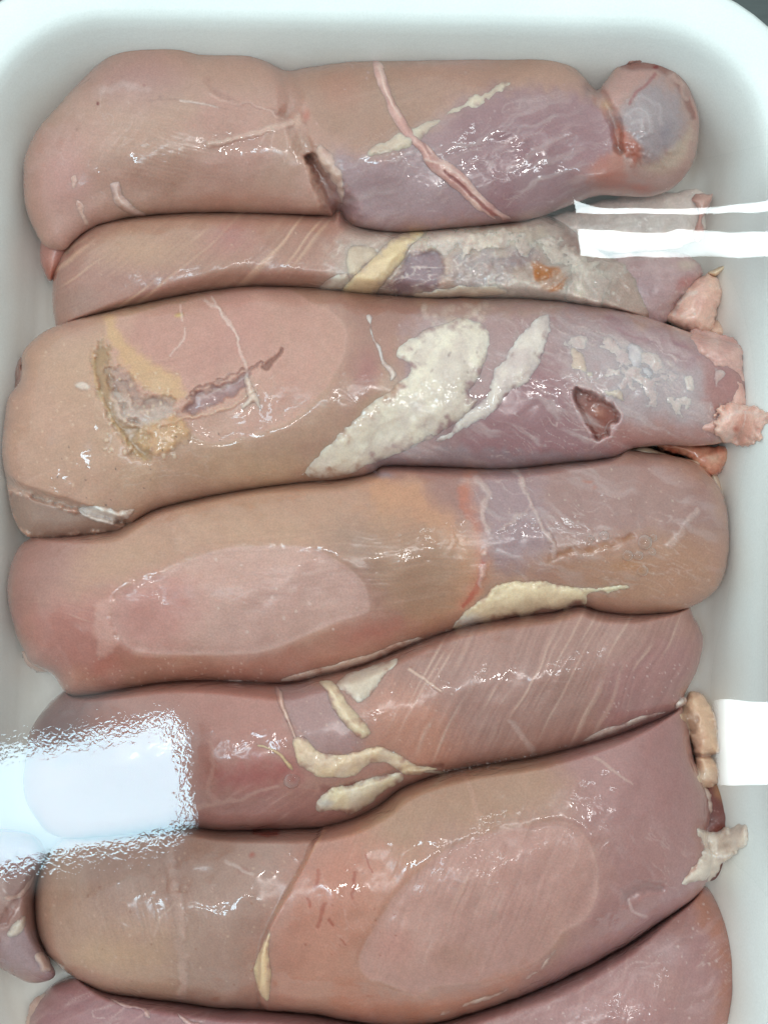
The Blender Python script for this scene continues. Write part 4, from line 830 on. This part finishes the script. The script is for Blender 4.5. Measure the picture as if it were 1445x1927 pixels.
patch(B5, L5, 'fat_tag', [(1285,1320),(1298,1302),(1318,1305),(1335,1325),(1345,1355),(1352,1392),(1355,1414),(1338,1422),(1350,1440),(1350,1468),(1340,1480),(1318,1482),(1300,1466),(1306,1440),(1300,1400),(1285,1370),(1272,1345)], .0060, (214,186,158), (204,170,146), seed=60, ragged=.8, power=.36, lump=.0007, z=lambda X, Y: np.where(B6.at(X, Y, B6.sd) > 0, B6.at(X, Y) - .0030, .0085), rough=4, bottom=True,
      paint=lambda b: (b.poly([(1280,1330),(1310,1345),(1315,1370),(1305,1385),(1285,1365)], (170,134,110), .7, 6, z=-.001), b.stroke([(1302,1418),(1325,1424),(1345,1420)],4,4,(170,128,106),.7,z=-.0014), b.blob(1326,1460,28,22,(224,210,190),.6)))

# ================================================================== leg 7 and its neighbours underneath
p7 = [(52,1960),(56,1905),(80,1870),(130,1840),(300,1820),(700,1850),(900,1850),(1100,1760),(1250,1690),(1318,1665),(1352,1700),(1376,1742),(1392,1795),(1396,1850),(1385,1930),(1370,2020),(1300,2090),(1000,2120),(600,2130),(200,2110),(80,2060)]
B7 = Blob(p7, .0050, .0190, seed=7, power=.58)
B7.squeeze(B6)
B7.base((172,130,128),(178,138,128),140,.9)
B7.poly([(100,1870),(400,1880),(700,1920),(700,2100),(100,2100)], (164,120,126), .7, feather=20)
B7.poly([(1290,1680),(1350,1700),(1396,1790),(1390,1950),(1350,1950),(1350,1820)], (182,122,96), .7, feather=12, warp=12, spotty=.3)
B7.blob(1260,1780,60,50,(180,154,156),.5); B7.blob(1180,1880,120,60,(184,140,136),.6); B7.blob(1380,1880,20,60,(150,80,70),.5)
B7.fibres(B7.poly([(100,1870),(700,1900),(700,2100),(100,2100)], None, 1, feather=20), -30, (206,170,166), .5, 7, 100)
B7.fibres(B7.poly([(900,1880),(1300,1760),(1380,1900),(1200,2100),(900,2100)], None, .8, feather=20), -75, (210,180,170), .4, 9, 100)
B7.specks(1000,1700,1390,1927,60,(216,196,190),1.4,3,.6,seed=51)
B7.veil(B7.poly([(100,1870),(1380,1700),(1380,2100),(100,2100)], None, 1, feather=20), -30, (200,170,168), .35); B7.mottle(.06, 10)
L7 = leg('chicken leg at the bottom edge, mostly hidden beneath the largest one')
B7.build('meat', M_meat, L7, floor=.002)
patch(B7, L7, 'fat_lump', [(52,1940),(58,1900),(72,1878),(95,1868),(110,1885),(112,1915),(100,1960),(70,1980)], .0040, (206,180,166), (190,160,150), seed=71, z=.0065, bottom=True, rough=6)
patch(B7, L7, 'tendon', [(202,1876),(230,1885),(262,1893),(285,1900),(282,1922),(270,1915),(262,1902),(235,1898),(208,1886)], .0010, (214,180,170), seed=72, rough=5)
patch(B7, L7, 'tendon', [(318,1890),(335,1893),(345,1910),(380,1925),(420,1940),(380,1940),(345,1925)], .0012, (206,170,164), seed=73, rough=5)

p8 = [(-90,1640),(-60,1575),(20,1560),(75,1580),(90,1640),(76,1700),(82,1780),(105,1835),(60,1850),(18,1832),(-30,1800),(-90,1760)]
B8 = Blob(p8, .0100, .0120, seed=8, power=.58)
B8.squeeze(B6)
B8.base((172,136,126),(160,128,130),60,.9)
B8.poly([(0,1760),(60,1750),(95,1800),(90,1840),(20,1830)], (170,148,152), .8, feather=12)
B8.stroke([(20,1640),(50,1610),(60,1660),(30,1700),(5,1740)], 9, 6, (150,96,86), .5, z=-.0012, warp=8); B8.blob(5,1620,16,22,(150,80,70),.6); B8.blob(0,1765,10,10,(150,90,60),.7)
B8.veil(B8.blob(40,1720,90,120,a=1), 60, (206,180,172), .5, long=40); B8.mottle(.07, 9)
L8 = leg('ragged chicken leg end at the lower left edge, beside the largest leg')
B8.build('meat', M_skin, L8, floor=.002)
patch(B8, L8, 'fat_lump', [(12,1755),(28,1735),(48,1722),(52,1740),(40,1760),(20,1766)], .0016, (210,200,186), seed=81, rough=3)
patch(B8, L8, 'fat_lump', [(62,1795),(80,1788),(95,1805),(100,1825),(82,1832),(66,1815)], .0016, (200,176,164), seed=82, rough=4)
patch(B8, L8, 'membrane', [(5,1685),(35,1672),(60,1640),(68,1600),(75,1610),(70,1650),(48,1690),(15,1700)], .0010, (200,168,156), seed=83, rough=4, mat=M_skin)

p9 = [(1250,1480),(1330,1455),(1365,1480),(1392,1515),(1404,1560),(1408,1600),(1390,1640),(1330,1660),(1250,1620)]
B9 = Blob(p9, .0040, .0085, seed=9, power=.58)
B9.base((128,66,56),(112,56,52),40,.8)
B9.stroke([(1360,1485),(1390,1520),(1402,1560),(1404,1600)], 16, 12, (182,134,96), .8, warp=6); B9.stroke([(1335,1560),(1360,1540),(1380,1530)], 8, 6, (130,90,88), .5, z=.0006)
B9.specks(1330,1500,1395,1580,20,(176,140,136),1.4,3,.6,seed=61); B9.mottle(.08, 9)
L9 = leg('dark red chicken leg end in the gap at right above the torn white gristle')
B9.build('meat', M_meat, L9, floor=.002)

# ================================================================== bubbles in the juice
def bubble_mat():
    m, nt, p, out = nmat('bubble_skin'); N = nt.nodes; L = nt.links; N.remove(p)
    gl = N.new('ShaderNodeBsdfGlossy'); gl.inputs['Roughness'].default_value = .03
    tr = N.new('ShaderNodeBsdfTransparent'); fr = N.new('ShaderNodeLayerWeight'); fr.inputs['Blend'].default_value = .35
    mx = N.new('ShaderNodeMixShader'); L.new(fr.outputs['Facing'], mx.inputs[0]); L.new(tr.outputs[0], mx.inputs[1]); L.new(gl.outputs[0], mx.inputs[2])
    L.new(mx.outputs[0], out.inputs['Surface']); return m
M_bub = bubble_mat()
def bubble(B, par, x, y, r):
    z = float(B.at(np.array([x]), np.array([y]))[0]); V, F = [], []; n = 20; R = r * S
    cx, cy = (float(q) for q in WP(x, y, z))
    for k in range(6):
        a = k / 6 * math.pi / 2
        for i in range(n):
            t = 2 * math.pi * i / n; V.append((cx + R * math.cos(a) * math.cos(t), cy + R * math.cos(a) * math.sin(t), z - .0001 + R * .6 * math.sin(a)))
    V.append((cx, cy, z - .0001 + R * .6))
    for k in range(5):
        for i in range(n): F.append((k*n+i, k*n+(i+1)%n, (k+1)*n+(i+1)%n, (k+1)*n+i))
    for i in range(n): F.append((5*n+i, 5*n+(i+1)%n, 6*n))
    simple_mesh('bubble', V, F, M_bub, par)
bubble(B5, L5, 549, 1468, 16)
for x, y, r in ((1212,1020,15),(1208,1073,12),(1180,1045,11),(1200,1045,10),(1226,1038,8),(1228,1012,8),(1110,1015,8),(1136,1008,10)): bubble(B4, L4, x, y, r)

# ================================================================== cling film where it stands free, bridging the hollows between meat and rim
def film(pts, name, parent, zf, bead):
    step = 3.0; p = smooth(pts, 6)
    b = Blob(pts, 0, 1, step=step, seed=300, rough=0)
    b.Z = zf(b.X, b.Y, b.sd); b.wet[:] = bead(b.X, b.Y, b.sd); b.col[:] = sstep(0, 45, b.sd)[..., None]
    b.build(name, M_film, parent, bottom=False)
def ground(X, Y):
    z = np.full(X.shape, .0)
    for B in (B1, B2, B3, B4, B5, B6, B7, B8):
        gx = (X - B.x0) / B.step; gy = (Y - B.y0) / B.step
        ok = (gx > 0) & (gy > 0) & (gx < B.X.shape[1] - 1) & (gy < B.X.shape[0] - 1)
        zz = np.where(ok & (B.at(X, Y, B.sd) > 0), B.at(X, Y), 0); z = np.maximum(z, zz)
    return z
FM = thing('cling_film', 'clear cling film over the tray edges, mirroring bright white lamps at left and right', 'cling film')
rect = np.array([(-60,1446),(342,1374),(332,1574),(-60,1645)], float)
film([(-80,1180),(60,1190),(180,1270),(320,1300),(388,1350),(398,1450),(392,1540),(350,1630),(270,1690),(150,1690),(40,1700),(-80,1720)], 'film_span', FM,
     lambda X, Y, sd: np.full(X.shape, ZF),
     lambda X, Y, sd: sstep(16, -6, sdf(X + fbm(X, Y, 30, 5) * 8, Y + fbm(X, Y, 30, 6) * 8, rect + np.array([(0,14),(-10,14),(-10,-10),(0,-8)]))) * sstep(0, 50, sd) * (.25 + .75 * sstep(110, 10, -sdf(X, Y, rect))))
film([(960,300),(1150,295),(1300,300),(1530,300),(1530,700),(1530,1660),(1400,1640),(1352,1560),(1335,1400),(1340,1250),(1372,1100),(1385,950),(1420,760),(1400,600),(1350,510),(1200,530),(1040,540),(960,430)], 'film_span', FM,
     lambda X, Y, sd: ZF + .0052 * S * (1 - ((X - 1260) / 190.0) ** 2) * 22 * np.tanh((Y - 385) / 22.0) * np.exp(-((Y - 385) / 40.0) ** 2), lambda X, Y, sd: np.zeros(X.shape))
